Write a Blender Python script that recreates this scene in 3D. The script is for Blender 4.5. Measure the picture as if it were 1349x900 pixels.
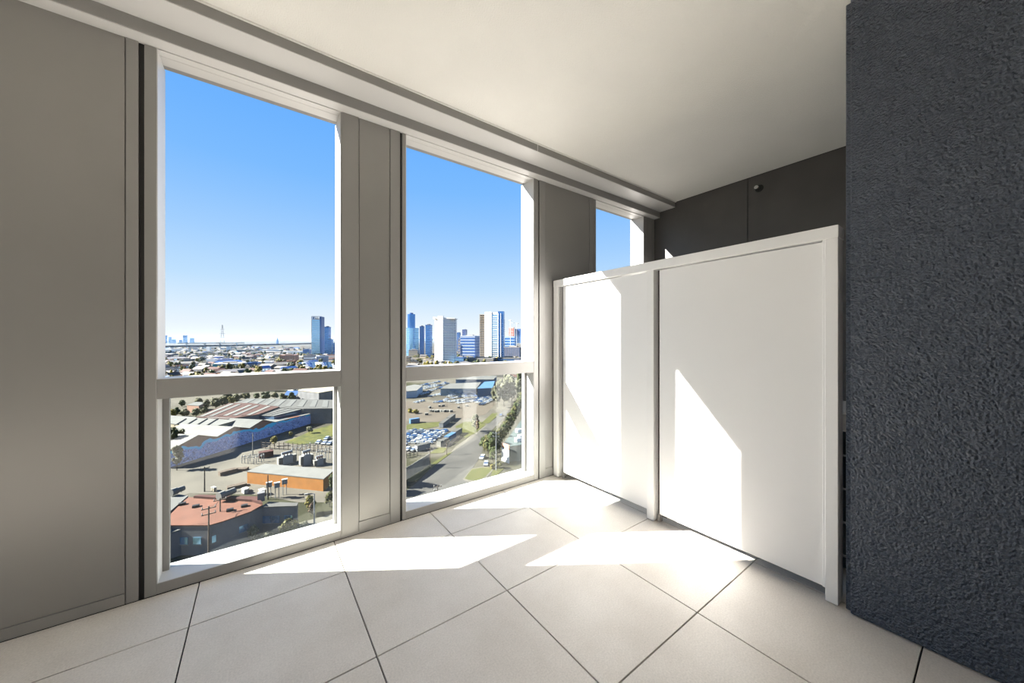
import bpy, bmesh, math, random
from mathutils import Vector, Matrix

# ------------------------------------------------------------------ clear
for o in list(bpy.data.objects):
    bpy.data.objects.remove(o)
scene = bpy.context.scene
COL = scene.collection
random.seed(7)

# ------------------------------------------------------------------ camera
FPX = 463.257            # focal length in pixels of the 1349 px wide frame
AX = math.radians(54.25) # window wall runs this far to the right of the view axis
EYE = 1.2
cam_d = bpy.data.cameras.new('camera')
cam = bpy.data.objects.new('camera', cam_d)
COL.objects.link(cam)
cam.location = (0, 0, EYE)
cam.rotation_euler = (math.pi / 2, 0, -(math.pi / 2 - AX))
cam_d.sensor_fit = 'HORIZONTAL'
cam_d.sensor_width = 36.0
cam_d.lens = FPX / 1349 * 36
cam_d.shift_y = -3 / 1349
cam_d.clip_start = 0.02
cam_d.clip_end = 60000
scene.camera = cam

# ------------------------------------------------------------------ sky
def lin1(c):
    c /= 255.0
    return c / 12.92 if c <= 0.04045 else ((c + 0.055) / 1.055) ** 2.4
def lin(r, g, b, k=1.0):
    return (lin1(r) * k, lin1(g) * k, lin1(b) * k, 1.0)

world = bpy.data.worlds.new('sky')
scene.world = world
world.use_nodes = True
wn = world.node_tree.nodes
wl = world.node_tree.links
wn.clear()
wo = wn.new('ShaderNodeOutputWorld')
wb = wn.new('ShaderNodeBackground')
wr = wn.new('ShaderNodeValToRGB')
wt = wn.new('ShaderNodeTexCoord')
wx = wn.new('ShaderNodeSeparateXYZ')
wl.new(wt.outputs['Generated'], wx.inputs[0])
wl.new(wx.outputs['Z'], wr.inputs[0])
wl.new(wr.outputs[0], wb.inputs[0])
wl.new(wb.outputs[0], wo.inputs[0])
SKY = [(0.0, (246, 250, 255)), (0.046, (232, 245, 255)), (0.139, (193, 226, 255)), (0.24, (163, 208, 255)),
       (0.313, (143, 197, 255)), (0.38, (125, 188, 255)), (0.47, (112, 180, 255)), (1.0, (62, 135, 235))]
cr = wr.color_ramp
while len(cr.elements) < len(SKY):
    cr.elements.new(0.5)
for e, (p, c) in zip(cr.elements, SKY):
    e.position = p
    e.color = lin(*c)
wb.inputs[1].default_value = 1.0

# ------------------------------------------------------------------ sun
SUN = 43.0
sd = bpy.data.lights.new('sun', 'SUN')
sd.energy = SUN
sd.angle = math.radians(0.53)
sd.color = (1.0, 0.962, 0.895)
so = bpy.data.objects.new('sun', sd)
COL.objects.link(so)
so.location = (-60, 40, 60)
so.rotation_euler = Vector((1.53, -1.0, -1.21)).to_track_quat('-Z', 'Y').to_euler()

# ------------------------------------------------------------------ exposure
vs = scene.view_settings
scene.display_settings.display_device = 'sRGB'
vs.view_transform = 'Standard'
vs.look = 'None'
vs.exposure = 0.0
vs.gamma = 1.0
vs.use_curve_mapping = False
scene.cycles.max_bounces = 14
scene.cycles.diffuse_bounces = 10
scene.cycles.transparent_max_bounces = 16
scene.cycles.volume_bounces = 0

# ------------------------------------------------------------------ materials
MATS = {}
def mat(name, col, rough=0.6, metal=0.0, spec=0.5, noise=None, bump=None, coord='Object', col2=None, detail=4.0):
    if name in MATS:
        return MATS[name]
    m = bpy.data.materials.new(name)
    m.use_nodes = True
    n = m.node_tree.nodes
    l = m.node_tree.links
    b = n['Principled BSDF']
    b.inputs['Base Color'].default_value = col
    b.inputs['Roughness'].default_value = rough
    b.inputs['Metallic'].default_value = metal
    b.inputs['Specular IOR Level'].default_value = spec
    tc = None
    if noise or bump:
        tc = n.new('ShaderNodeTexCoord')
    if noise:
        sc, amt = noise
        t = n.new('ShaderNodeTexNoise')
        t.inputs['Scale'].default_value = sc
        t.inputs['Detail'].default_value = detail
        l.new(tc.outputs[coord], t.inputs['Vector'])
        r = n.new('ShaderNodeValToRGB')
        r.color_ramp.elements[0].position = 0.35
        r.color_ramp.elements[1].position = 0.65
        c2 = col2 if col2 else tuple(c * (1 - amt) for c in col[:3]) + (1,)
        r.color_ramp.elements[0].color = c2
        r.color_ramp.elements[1].color = col if col2 else tuple(c * (1 + amt * 0.5) for c in col[:3]) + (1,)
        l.new(t.outputs['Fac'], r.inputs[0])
        l.new(r.outputs[0], b.inputs['Base Color'])
    if bump:
        sc, st, dist = bump
        t = n.new('ShaderNodeTexNoise')
        t.inputs['Scale'].default_value = sc
        t.inputs['Detail'].default_value = 3.0
        l.new(tc.outputs[coord], t.inputs['Vector'])
        bp = n.new('ShaderNodeBump')
        bp.inputs['Strength'].default_value = st
        bp.inputs['Distance'].default_value = dist
        l.new(t.outputs['Fac'], bp.inputs['Height'])
        l.new(bp.outputs[0], b.inputs['Normal'])
    MATS[name] = m
    return m

EK = 0.147   # outdoor base colours darkened by this factor to balance the strong sun
def emat(name, r, g, b, rough=0.8, **kw):
    if 'col2' in kw and kw['col2']:
        kw['col2'] = lin(*kw['col2'], EK)
    return mat(name, lin(r, g, b, EK), rough, spec=kw.pop('spec', 0.2), **kw)

# ------------------------------------------------------------------ mesh builder
class MB:
    def __init__(self):
        self.v = []
        self.f = []
        self.mi = []
        self.m = 0
    def add(self, vs, fs):
        o = len(self.v)
        self.v += [tuple(p) for p in vs]
        for f in fs:
            self.f.append(tuple(o + i for i in f))
            self.mi.append(self.m)
    def box(self, x0, x1, y0, y1, z0, z1):
        self.add([(x0, y0, z0), (x1, y0, z0), (x1, y1, z0), (x0, y1, z0), (x0, y0, z1), (x1, y0, z1), (x1, y1, z1), (x0, y1, z1)],
                 [(0, 3, 2, 1), (4, 5, 6, 7), (0, 1, 5, 4), (1, 2, 6, 5), (2, 3, 7, 6), (3, 0, 4, 7)])
        return self
    def bevbox(self, x0, x1, y0, y1, z0, z1, b=0.002):
        bm = bmesh.new()
        bmesh.ops.create_cube(bm, size=1.0)
        for v in bm.verts:
            v.co = ((x0 + x1) / 2 + v.co.x * (x1 - x0), (y0 + y1) / 2 + v.co.y * (y1 - y0), (z0 + z1) / 2 + v.co.z * (z1 - z0))
        bmesh.ops.bevel(bm, geom=bm.edges[:], offset=b, segments=1, profile=0.5, affect='EDGES')
        bm.verts.index_update()
        self.add([v.co[:] for v in bm.verts], [[v.index for v in f.verts] for f in bm.faces])
        bm.free()
        return self
    def prism(self, poly, z0, z1):
        """poly: list of (x, y); z0/z1 number or list per vertex"""
        a = sum(poly[i][0] * poly[(i + 1) % len(poly)][1] - poly[(i + 1) % len(poly)][0] * poly[i][1] for i in range(len(poly)))
        n = len(poly)
        za = z0 if isinstance(z0, (list, tuple)) else [z0] * n
        zb = z1 if isinstance(z1, (list, tuple)) else [z1] * n
        if a < 0:
            poly = poly[::-1]
            za = list(za)[::-1]
            zb = list(zb)[::-1]
        vs = [(p[0], p[1], z) for p, z in zip(poly, za)] + [(p[0], p[1], z) for p, z in zip(poly, zb)]
        fs = [tuple(range(n - 1, -1, -1)), tuple(range(n, 2 * n))] + [(i, (i + 1) % n, n + (i + 1) % n, n + i) for i in range(n)]
        self.add(vs, fs)
        return self
    def tube(self, p0, p1, r0, r1=None, n=6):
        r1 = r0 if r1 is None else r1
        p0 = Vector(p0)
        p1 = Vector(p1)
        d = (p1 - p0).normalized()
        a = d.orthogonal().normalized()
        b = d.cross(a)
        vs = []
        for p, r in ((p0, r0), (p1, r1)):
            for i in range(n):
                t = 2 * math.pi * i / n
                vs.append(p + a * (r * math.cos(t)) + b * (r * math.sin(t)))
        self.add(vs, [(i, (i + 1) % n, n + (i + 1) % n, n + i) for i in range(n)] + [tuple(range(n - 1, -1, -1)), tuple(range(n, 2 * n))])
        return self
    def lathe(self, prof, n=20, c=(0, 0, 0)):
        vs = []
        for r, z in prof:
            for i in range(n):
                t = 2 * math.pi * i / n
                vs.append((c[0] + r * math.cos(t), c[1] + r * math.sin(t), c[2] + z))
        k = len(prof)
        fs = [(j * n + i, j * n + (i + 1) % n, (j + 1) * n + (i + 1) % n, (j + 1) * n + i) for j in range(k - 1) for i in range(n)]
        fs += [tuple(range(n - 1, -1, -1)), tuple(range((k - 1) * n, k * n))]
        self.add(vs, fs)
        return self
    def mesh(self, name, mats, smooth=False):
        me = bpy.data.meshes.new(name)
        me.from_pydata(self.v, [], self.f)
        for m in (mats if isinstance(mats, (list, tuple)) else [mats]):
            me.materials.append(m)
        for p, i in zip(me.polygons, self.mi):
            p.material_index = i
            p.use_smooth = smooth
        me.update()
        return me
    def build(self, name, mats, parent=None, smooth=False, origin=None):
        if origin is not None:
            self.v = [(x - origin[0], y - origin[1], z - origin[2]) for x, y, z in self.v]
        return link(name, self.mesh(name, mats, smooth), parent)

def link(name, data, parent=None):
    o = bpy.data.objects.new(name, data)
    COL.objects.link(o)
    if parent is not None:
        o.parent = parent
    return o
def tag(o, label=None, cat=None, group=None, kind=None):
    if label: o['label'] = label
    if cat: o['category'] = cat
    if group: o['group'] = group
    if kind: o['kind'] = kind
    return o
def thing(name, label, cat, loc=(0, 0, 0), rz=0.0, group=None):
    o = link(name, None)
    o.location = loc
    o.rotation_euler = (0, 0, rz)
    o.empty_display_size = 0.1
    return tag(o, label, cat, group)
def struct(name, label, cat, loc=(0, 0, 0)):
    o = link(name, None)
    o.location = loc
    return tag(o, label, cat, None, 'structure')
def B(name, x0, x1, y0, y1, z0, z1, m, parent=None, bev=0.0015):
    mb = MB()
    if bev:
        mb.bevbox(x0, x1, y0, y1, z0, z1, bev)
    else:
        mb.box(x0, x1, y0, y1, z0, z1)
    return mb.build(name, m, parent)

# ------------------------------------------------------------------ interior materials
M_alu = mat('silver_grey_powder_coat', (0.30, 0.29, 0.279, 1), 0.42, 0.4, 0.5, noise=(1.3, 0.06), bump=(900, 0.05, 0.0004))
M_alu2 = mat('silver_grey_powder_coat_trim', (0.28, 0.272, 0.263, 1), 0.40, 0.15, 0.5, bump=(700, 0.04, 0.0004))
M_white = mat('off_white_powder_coat', (0.89, 0.885, 0.88, 1), 0.38, 0.0, 0.5, noise=(1.1, 0.03), bump=(900, 0.04, 0.0004))
M_lit_trim = mat('pale_grey_lit_trim', (0.57, 0.56, 0.55, 1), 0.4, 0.0, 0.5, bump=(700, 0.04, 0.0004))  # paler than the trim: light on undersides, reveals and tops put into colour
M_ceil = mat('cream_stippled_ceiling', (0.76, 0.742, 0.705, 1), 0.9, 0.0, 0.2, noise=(2.0, 0.03), bump=(150, 0.7, 0.004))
M_joint = mat('black_joint', (0.012, 0.011, 0.011, 1), 0.9)
M_gap = mat('black_rubber_and_gap_shade', (0.022, 0.021, 0.02, 1), 0.7)
M_rear = mat('white_wall_paint', (0.82, 0.80, 0.76, 1), 0.8)
M_dark = mat('charcoal_textured_panel', (0.085, 0.08, 0.077, 1), 0.45, 0.0, 0.5, noise=(3.0, 0.12), bump=(120, 0.5, 0.002))
M_glossblack = mat('black_grille', (0.008, 0.008, 0.008, 1), 0.35)
M_cream = mat('cream_casing', (0.62, 0.58, 0.52, 1), 0.5)
M_chrome = mat('chrome', (0.75, 0.75, 0.75, 1), 0.18, 1.0)

def tile_material():
    m = bpy.data.materials.new('warm_grey_porcelain')
    m.use_nodes = True
    n = m.node_tree.nodes
    l = m.node_tree.links
    b = n['Principled BSDF']
    tc = n.new('ShaderNodeTexCoord')
    geo = n.new('ShaderNodeNewGeometry')
    t1 = n.new('ShaderNodeTexNoise'); t1.inputs['Scale'].default_value = 3.0; t1.inputs['Detail'].default_value = 8.0; t1.inputs['Roughness'].default_value = 0.62
    t2 = n.new('ShaderNodeTexNoise'); t2.inputs['Scale'].default_value = 160.0; t2.inputs['Detail'].default_value = 3.0
    l.new(geo.outputs['Position'], t1.inputs['Vector'])
    l.new(geo.outputs['Position'], t2.inputs['Vector'])
    r1 = n.new('ShaderNodeValToRGB')
    r1.color_ramp.elements[0].position = 0.32
    r1.color_ramp.elements[1].position = 0.68
    r1.color_ramp.elements[0].color = (0.62, 0.575, 0.52, 1)
    r1.color_ramp.elements[1].color = (0.71, 0.67, 0.62, 1)
    l.new(t1.outputs['Fac'], r1.inputs[0])
    r2 = n.new('ShaderNodeValToRGB')
    r2.color_ramp.elements[0].position = 0.25
    r2.color_ramp.elements[1].position = 0.75
    r2.color_ramp.elements[0].color = (0.86, 0.86, 0.86, 1)
    r2.color_ramp.elements[1].color = (1.08, 1.08, 1.08, 1)
    l.new(t2.outputs['Fac'], r2.inputs[0])
    mx = n.new('ShaderNodeMixRGB'); mx.blend_type = 'MULTIPLY'; mx.inputs[0].default_value = 1.0
    l.new(r1.outputs[0], mx.inputs[1]); l.new(r2.outputs[0], mx.inputs[2])
    l.new(mx.outputs[0], b.inputs['Base Color'])
    b.inputs['Roughness'].default_value = 0.5
    b.inputs['Specular IOR Level'].default_value = 0.35
    return m
M_tile = tile_material()

def stucco_material():
    m = bpy.data.materials.new('slate_blue_textured_render')
    m.use_nodes = True
    n = m.node_tree.nodes
    l = m.node_tree.links
    b = n['Principled BSDF']
    b.inputs['Base Color'].default_value = (0.145, 0.172, 0.224, 1)
    b.inputs['Roughness'].default_value = 0.3
    b.inputs['Specular IOR Level'].default_value = 0.5
    tc = n.new('ShaderNodeTexCoord')
    t = n.new('ShaderNodeTexNoise'); t.inputs['Scale'].default_value = 118.0; t.inputs['Detail'].default_value = 2.0; t.inputs['Roughness'].default_value = 0.45
    t2 = n.new('ShaderNodeTexVoronoi'); t2.inputs['Scale'].default_value = 95.0; t2.feature = 'SMOOTH_F1'
    l.new(tc.outputs['Object'], t.inputs['Vector'])
    l.new(tc.outputs['Object'], t2.inputs['Vector'])
    ad = n.new('ShaderNodeMath'); ad.operation = 'ADD'
    mu = n.new('ShaderNodeMath'); mu.operation = 'MULTIPLY'; mu.inputs[1].default_value = -0.35
    l.new(t2.outputs['Distance'], mu.inputs[0])
    l.new(t.outputs['Fac'], ad.inputs[0]); l.new(mu.outputs[0], ad.inputs[1])
    bp = n.new('ShaderNodeBump'); bp.inputs['Strength'].default_value = 1.0; bp.inputs['Distance'].default_value = 0.06
    l.new(ad.outputs[0], bp.inputs['Height'])
    l.new(bp.outputs[0], b.inputs['Normal'])
    return m
M_blue = stucco_material()

def glass_material(name, tint=(0.93, 0.96, 0.95, 1), dust=0.003):
    m = bpy.data.materials.new(name)
    m.use_nodes = True
    n = m.node_tree.nodes
    l = m.node_tree.links
    n.clear()
    out = n.new('ShaderNodeOutputMaterial')
    tr = n.new('ShaderNodeBsdfTransparent'); tr.inputs[0].default_value = tint
    gl = n.new('ShaderNodeBsdfGlossy'); gl.inputs['Roughness'].default_value = 0.0
    df = n.new('ShaderNodeBsdfTranslucent'); df.inputs[0].default_value = (0.7, 0.7, 0.66, 1)
    fr = n.new('ShaderNodeFresnel'); fr.inputs[0].default_value = 1.45
    m1 = n.new('ShaderNodeMixShader')
    m2 = n.new('ShaderNodeMixShader')
    tc = n.new('ShaderNodeTexCoord')
    nz = n.new('ShaderNodeTexNoise'); nz.inputs['Scale'].default_value = 5.0; nz.inputs['Detail'].default_value = 6
    l.new(tc.outputs['Object'], nz.inputs['Vector'])
    mu = n.new('ShaderNodeMath'); mu.operation = 'MULTIPLY'; mu.inputs[1].default_value = dust * 2
    l.new(nz.outputs['Fac'], mu.inputs[0])
    l.new(mu.outputs[0], m1.inputs[0]); l.new(tr.outputs[0], m1.inputs[1]); l.new(df.outputs[0], m1.inputs[2])
    ge = n.new('ShaderNodeNewGeometry')
    ior = n.new('ShaderNodeMapRange')           # same reflectance on the way in and on the way out of the thin pane
    ior.inputs['To Min'].default_value = 1.33
    ior.inputs['To Max'].default_value = 1 / 1.33
    l.new(ge.outputs['Backfacing'], ior.inputs['Value'])
    l.new(ior.outputs[0], fr.inputs[0])
    l.new(fr.outputs[0], m2.inputs[0]); l.new(m1.outputs[0], m2.inputs[1]); l.new(gl.outputs[0], m2.inputs[2])
    l.new(m2.outputs[0], out.inputs[0])
    return m
M_glass = glass_material('dusty_window_glass')

# ------------------------------------------------------------------ room dimensions (metres, floor at 0, window wall faces -Y)
D = 2.306        # inner face of the window wall
XE = 3.66        # dark end wall
XL = -3.3        # left end of the balcony, out of view
YB = -1.5        # rear wall behind the camera
ZC = 2.686       # ceiling
ZH = 2.562       # window head
YO = 2.475       # outer face of the jambs

# ------------------------------------------------------------------ floor
fl = struct('floor', 'warm grey porcelain tile floor with thin dark open joints', 'floor')
B('floor_base', XL, XE, YB, D + 0.10, -0.12, -0.012, M_joint, fl, 0)
T = 0.6
JX, JY, JW = 0.302 * 1.2, 0.148 * 1.2, 0.0052
tile_cache = {}
ix0 = math.floor((XL - JX) / T)
for i in range(ix0, 7):
    for j in range(-3, 5):
        x0, x1 = JX + i * T + JW / 2, JX + (i + 1) * T - JW / 2
        y0, y1 = JY + j * T + JW / 2, JY + (j + 1) * T - JW / 2
        x0, x1, y0, y1 = max(x0, XL), min(x1, XE), max(y0, YB), min(y1, D + 0.004)
        if x1 - x0 < 0.01 or y1 - y0 < 0.01:
            continue
        key = (round(x1 - x0, 4), round(y1 - y0, 4))
        if key not in tile_cache:
            tile_cache[key] = MB().bevbox(0, key[0], 0, key[1], -0.012, 0, 0.0008).mesh('tile', M_tile)
        t = link('tile', tile_cache[key], fl)
        t.location = (x0, y0, random.uniform(-0.0006, 0.0))

# ------------------------------------------------------------------ ceiling and stepped bulkhead
ce = tag(B('ceiling', XL, XE, YB, D, ZC, ZC + 0.2, M_ceil, None, 0), 'cream stippled ceiling', 'ceiling', None, 'structure')
tr1 = tag(B('trim_1', XL, XE, 2.0575, 2.2352, 2.632, ZC, M_alu2, None, 0.002), 'upper step of the silver bulkhead under the ceiling', 'trim', None, 'structure')
tr2 = tag(B('trim_2', XL, XE, 2.2352, YO, 2.567, ZC + 0.2, M_alu2, None, 0.002), 'lower step of the silver bulkhead above the window heads', 'trim', None, 'structure')
B('lit_soffit_strip', XL, XE, 2.0590, 2.2352, 2.6285, 2.632, M_lit_trim, tr1, 0)  # added strip, its paler grey stands in for light on the underside
B('lit_soffit_strip', XL, XE, 2.2367, 2.322, 2.5640, 2.567, M_lit_trim, tr2, 0)
# small flashing strip where the bulkhead meets the ceiling and a joint cover
tr3 = tag(B('trim_3', XL, XE, 2.045, 2.0575, ZC - 0.006, ZC, M_ceil, None, 0.001), 'thin pale bead between bulkhead and stippled ceiling', 'trim', None, 'structure')
for xj in (1.72,):
    B('joint_cover', xj, xj + 0.003, 2.0565, 2.2352, 2.6310, 2.685, M_white, tr1, 0)

# ------------------------------------------------------------------ window wall
wf = struct('wall_front', 'silver grey metal clad wall between the tall openings', 'wall')
def core(x0, x1, y0=D + 0.012, y1=YO):
    B('wall_core', x0, x1, y0, y1, 0, 2.567, M_alu, wf, 0)
def panel(x0, x1, z0, z1, y=D + 0.003):
    B('cladding_panel', x0, x1, y, D + 0.013, z0, z1, M_alu, wf, 0.001)
def stile(x0, x1, z0=0.004, z1=2.566, y=D):
    B('stile', x0, x1, y, D + 0.013, z0, z1, M_alu2, wf, 0.001)
g = 0.0018
# left wall field
core(XL, -0.43)
stile(-0.489 + g, -0.448)
B('bottom_rail', XL, -0.489 - g, D, D + 0.013, 0.004, 0.052, M_alu2, wf, 0.001)
panel(XL, -0.489 - g, 0.052 + g, 2.566)
B('gasket', -0.448, -0.429, D + 0.011, D + 0.016, 0, 2.566, M_gap, wf, 0)
# first column
core(0.41, 0.79)
stile(0.405, 0.5005 - g)
B('bottom_rail', 0.5005, 0.689, D, D + 0.013, 0.004, 0.075, M_alu2, wf, 0.001)
panel(0.5005 + g, 0.689 - g, 0.075 + g, 2.566)
stile(0.689 + g, 0.7534)
B('gasket', 0.7534, 0.768, D + 0.011, D + 0.016, 0, 2.566, M_gap, wf, 0)
# second column
core(1.90, 2.66)
B('gasket', 1.938, 1.950, D + 0.011, D + 0.016, 0, 2.566, M_gap, wf, 0)
stile(1.950, 2.02)
panel(2.02 + g, 2.58 - g, 0.075 + g, 2.566)
B('bottom_rail', 2.02, 2.58, D, D + 0.013, 0.004, 0.075, M_alu2, wf, 0.001)
stile(2.58 + g, 2.632)
B('gasket', 2.632, 2.640, D + 0.011, D + 0.016, 0, 2.566, M_gap, wf, 0)
# right end
core(3.47, XE)
stile(3.535, 3.60)
stile(3.604, XE)

def window(n, x0, x1, fl_w, fr_w, label):
    """tall opening with open upper half, transom at balustrade height and a fixed pane below"""
    w = struct('window_%d' % n, label, 'window')
    # jambs: their inner faces are the reveals
    B('jamb', x0 - fl_w, x0, D, YO, 0.004, ZH, M_alu2, w, 0.0015)
    B('jamb', x1, x1 + fr_w, D, YO, 0.004, ZH, M_alu2, w, 0.0015)
    B('head', x0, x1, D + 0.001, D + 0.045, ZH - 0.004, ZH + 0.02, M_lit_trim, w, 0.001)  # head in the paler grey that stands in for light
    B('head', x0, x1, D + 0.047, 2.425, ZH - 0.004, ZH + 0.02, M_lit_trim, w, 0.001)
    tr = B('transom', x0, x1, D + 0.0005, 2.424, 0.9185, 1.0115, M_alu2, w, 0.002)
    B('lit_top_strip', x0, x1, D + 0.002, 2.424, 1.0115, 1.0135, M_lit_trim, tr, 0)  # thin added strip, light on the upper face put into its colour
    si = B('sill', x0, x1, D + 0.0005, YO, 0.004, 0.054, M_alu2, w, 0.002)
    B('lit_top_strip', x0, x1, D + 0.002, YO, 0.054, 0.056, M_lit_trim, si, 0)
    for xa, xb in ((x0, x0 + 0.003), (x1 - 0.003, x1)):
        B('lit_reveal_strip', xa, xb, D + 0.002, YO, 1.0135, ZH - 0.004, M_lit_trim, w, 0)  # added strip on the jamb, paler to imitate the lit reveal
        B('lit_reveal_strip', xa, xb, D + 0.002, 2.404, 0.056, 0.9185, M_lit_trim, w, 0)
    fw, yb = 0.028, 2.408
    fo = B('glazing_bar', x0, x0 + fw, yb, 2.44, 0.056, 0.9185, M_alu2, w, 0.001)
    B('glazing_bar', x1 - 0.022, x1, yb, 2.44, 0.056, 0.9185, M_alu2, w, 0.001)
    B('gasket', x1 - 0.003, x1, yb - 0.004, yb, 0.056, 0.9185, M_gap, w, 0)
    B('pane', x0 + fw - 0.004, x1 - 0.018, 2.424, 2.430, 0.052, 0.9195, M_glass, w, 0)
    return w
window(1, -0.388, 0.398, 0.041, 0.007, 'opening nearest the camera with a clear pane under its transom')
window(2, 0.792, 1.888, 0.024, 0.050, 'wide middle opening with the city towers and the road behind')
window(3, 2.669, 3.456, 0.029, 0.079, 'narrow far opening behind the pale privacy screen')

# facade band outside above the openings: shades the heads
tr4 = tag(B('trim_4', XL, XE + 1.0, YO, 2.585, 2.745, 3.6, M_alu, None, 0.003), 'outer facade band above the openings', 'trim', None, 'structure')

# ------------------------------------------------------------------ end wall, blue wall, rear walls
we = struct('wall_end', 'dark charcoal textured end wall in two panels', 'wall')
B('wall_core', XE + 0.01, XE + 0.2, YB, D + 0.2, 0, ZC + 0.2, M_gap, we, 0)
B('cladding_panel', XE, XE + 0.011, 1.3625 + 0.003, D + 0.1, 0.004, ZC - 0.006, M_dark, we, 0.001)
B('cladding_panel', XE, XE + 0.011, YB, 1.3625 - 0.003, 0.004, ZC - 0.006, M_dark, we, 0.001)

wr_ = struct('wall_right', 'dark slate blue wall with coarse textured coating', 'wall')
B('cladding_panel', 2.094, 2.112, YB, 0.382, 0.004, ZC, M_blue, wr_, 0.003)
B('gasket', 2.112, 2.119, YB, 0.378, 0.004, ZC, M_gap, wr_, 0)
B('wall_core', 2.119, 2.26, YB, 0.402, 0.0, ZC, M_blue, wr_, 0.003)

YW0, YW1 = 0.6, 2.2  # span of an unseen opening added to brighten the balcony
wl_ = struct('wall_left', 'silver clad end wall with an unseen opening added for fill light', 'wall')
B('wall_core', XL - 0.15, XL, YB, YW0, 0, ZC, M_alu, wl_, 0)
B('wall_core', XL - 0.15, XL, YW1, D + 0.17, 0, ZC, M_alu, wl_, 0)
B('wall_core', XL - 0.15, XL, YW0, YW1, ZH, ZC, M_alu, wl_, 0)
fill_op = struct('window_4', 'unseen side opening with a balustrade rail, added to let in fill light', 'window')
B('transom', XL - 0.13, XL, YW0, YW1, 0.9185, 1.0135, M_alu2, fill_op, 0.002)
B('sill', XL - 0.13, XL, YW0, YW1, 0.004, 0.056, M_alu2, fill_op, 0.002)
B('mullion', XL - 0.12, XL - 0.02, 1.38, 1.42, 0.056, 0.9185, M_alu2, fill_op, 0.002)
B('pane', XL - 0.08, XL - 0.074, YW0, 1.38, 0.056, 0.9185, M_glass, fill_op, 0)
B('pane', XL - 0.08, XL - 0.074, 1.42, YW1, 0.056, 0.9185, M_glass, fill_op, 0)
wb_ = tag(B('wall_back', XL, 2.094, YB - 0.15, YB, 0, ZC, M_dark, None, 0), 'charcoal rear wall of the balcony behind the viewer', 'wall', None, 'structure')

# ------------------------------------------------------------------ privacy screen
ps = thing('privacy_screen', 'pale two-panel metal privacy screen standing between window wall and blue wall', 'screen', (2.106, 1.36, 0))
def P(name, x0, x1, y0, y1, z0, z1, m, parent, bev=0.0015):
    mb = MB().bevbox(x0, x1, y0, y1, z0, z1, bev) if bev else MB().box(x0, x1, y0, y1, z0, z1)
    return mb.build(name, m, parent, origin=(2.106, 1.36, 0))
ZT = 1.7136
P('top_rail', 2.102, 2.196, 0.4233, 2.300, 1.657, ZT, M_white, ps, 0.002)
P('post', 2.106, 2.190, 2.243, 2.300, 0.004, 1.657, M_white, ps)
P('post', 2.106, 2.190, 1.3325, 1.3826, 0.004, 1.657, M_white, ps)
P('post', 2.106, 2.190, 0.4253, 0.4694, 0.004, 1.657, M_white, ps)
for (ya, yb, yg) in ((1.3836, 2.190, 2.243), (0.4754, 1.2946, 1.3325)):
    p = P('panel', 2.120, 2.136, ya, yb, 0.058, 1.650, M_white, ps, 0.0015)
    P('bead', 2.114, 2.138, ya - 0.005, ya + 0.006, 0.058, 1.657, M_white, p, 0.001)
    P('bead', 2.122, 2.150, yb, yb + 0.006, 0.058, 1.657, M_white, p, 0.001)
    P('gap_shade_strip', 2.160, 2.188, yb - 0.02, yg, 0.03, 1.657, M_gap, p, 0)  # black strip: the shade inside the open gap put into its colour
    P('foot', 2.13, 2.165, yb + 0.010, yb + 0.024, 0.0, 0.05, M_alu2, p, 0.001)

# ------------------------------------------------------------------ sprinkler on the dark wall
def ray_x(px, py, X):
    rx, ry, rz = math.cos(AX) * FPX + math.sin(AX) * (px - 674.5), math.sin(AX) * FPX - math.cos(AX) * (px - 674.5), 447 - py
    k = X / rx
    return (X, ry * k, EYE + rz * k)
sx, sy, sz = ray_x(998, 247, XE - 0.035)
sp = thing('sprinkler_head', 'small chrome fire sprinkler sticking out of the charcoal wall', 'sprinkler', (XE, sy, sz))
MB().tube((0, 0, 0), (-0.006, 0, 0), 0.034, 0.030, 20).build('wall_plate', M_glossblack, sp)
MB().tube((-0.006, 0, 0), (-0.040, 0, 0), 0.015, 0.012, 16).build('body', M_chrome, sp)
arm = MB().tube((-0.038, 0.011, 0), (-0.066, 0.004, 0), 0.003, 0.003, 8)
arm.tube((-0.038, -0.011, 0), (-0.066, -0.004, 0), 0.003, 0.003, 8)
arm.build('yoke', M_chrome, sp)
MB().tube((-0.04, 0, 0), (-0.064, 0, 0), 0.004, 0.003, 10).build('bulb', mat('red_glass', (0.35, 0.02, 0.02, 1), 0.1), sp)
MB().tube((-0.066, 0, -0.006), (-0.069, 0, -0.006), 0.016, 0.016, 16).build('deflector', M_chrome, sp)

# ------------------------------------------------------------------ air conditioning unit glimpsed beside the screen
ac = thing('air_conditioner', 'black slatted air conditioning unit with cream top behind the screen', 'air conditioner', (2.62, 0.62, 0))
MB().bevbox(-0.20, 0.22, -0.42, 0.42, 0.03, 0.73, 0.006).build('housing', M_glossblack, ac)
MB().bevbox(-0.215, 0.235, -0.43, 0.43, 0.73, 0.83, 0.01).build('top_cover', M_cream, ac)
for k in range(4):
    MB().bevbox(-0.212, -0.198, -0.40, 0.40, 0.095 + k * 0.17, 0.102 + k * 0.17, 0.001).build('slat', M_alu2, ac)
for sy_ in (-0.3, 0.3):
    MB().bevbox(-0.2, 0.22, sy_ - 0.03, sy_ + 0.03, 0.0, 0.03, 0.003).build('foot', M_gap, ac)

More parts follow.
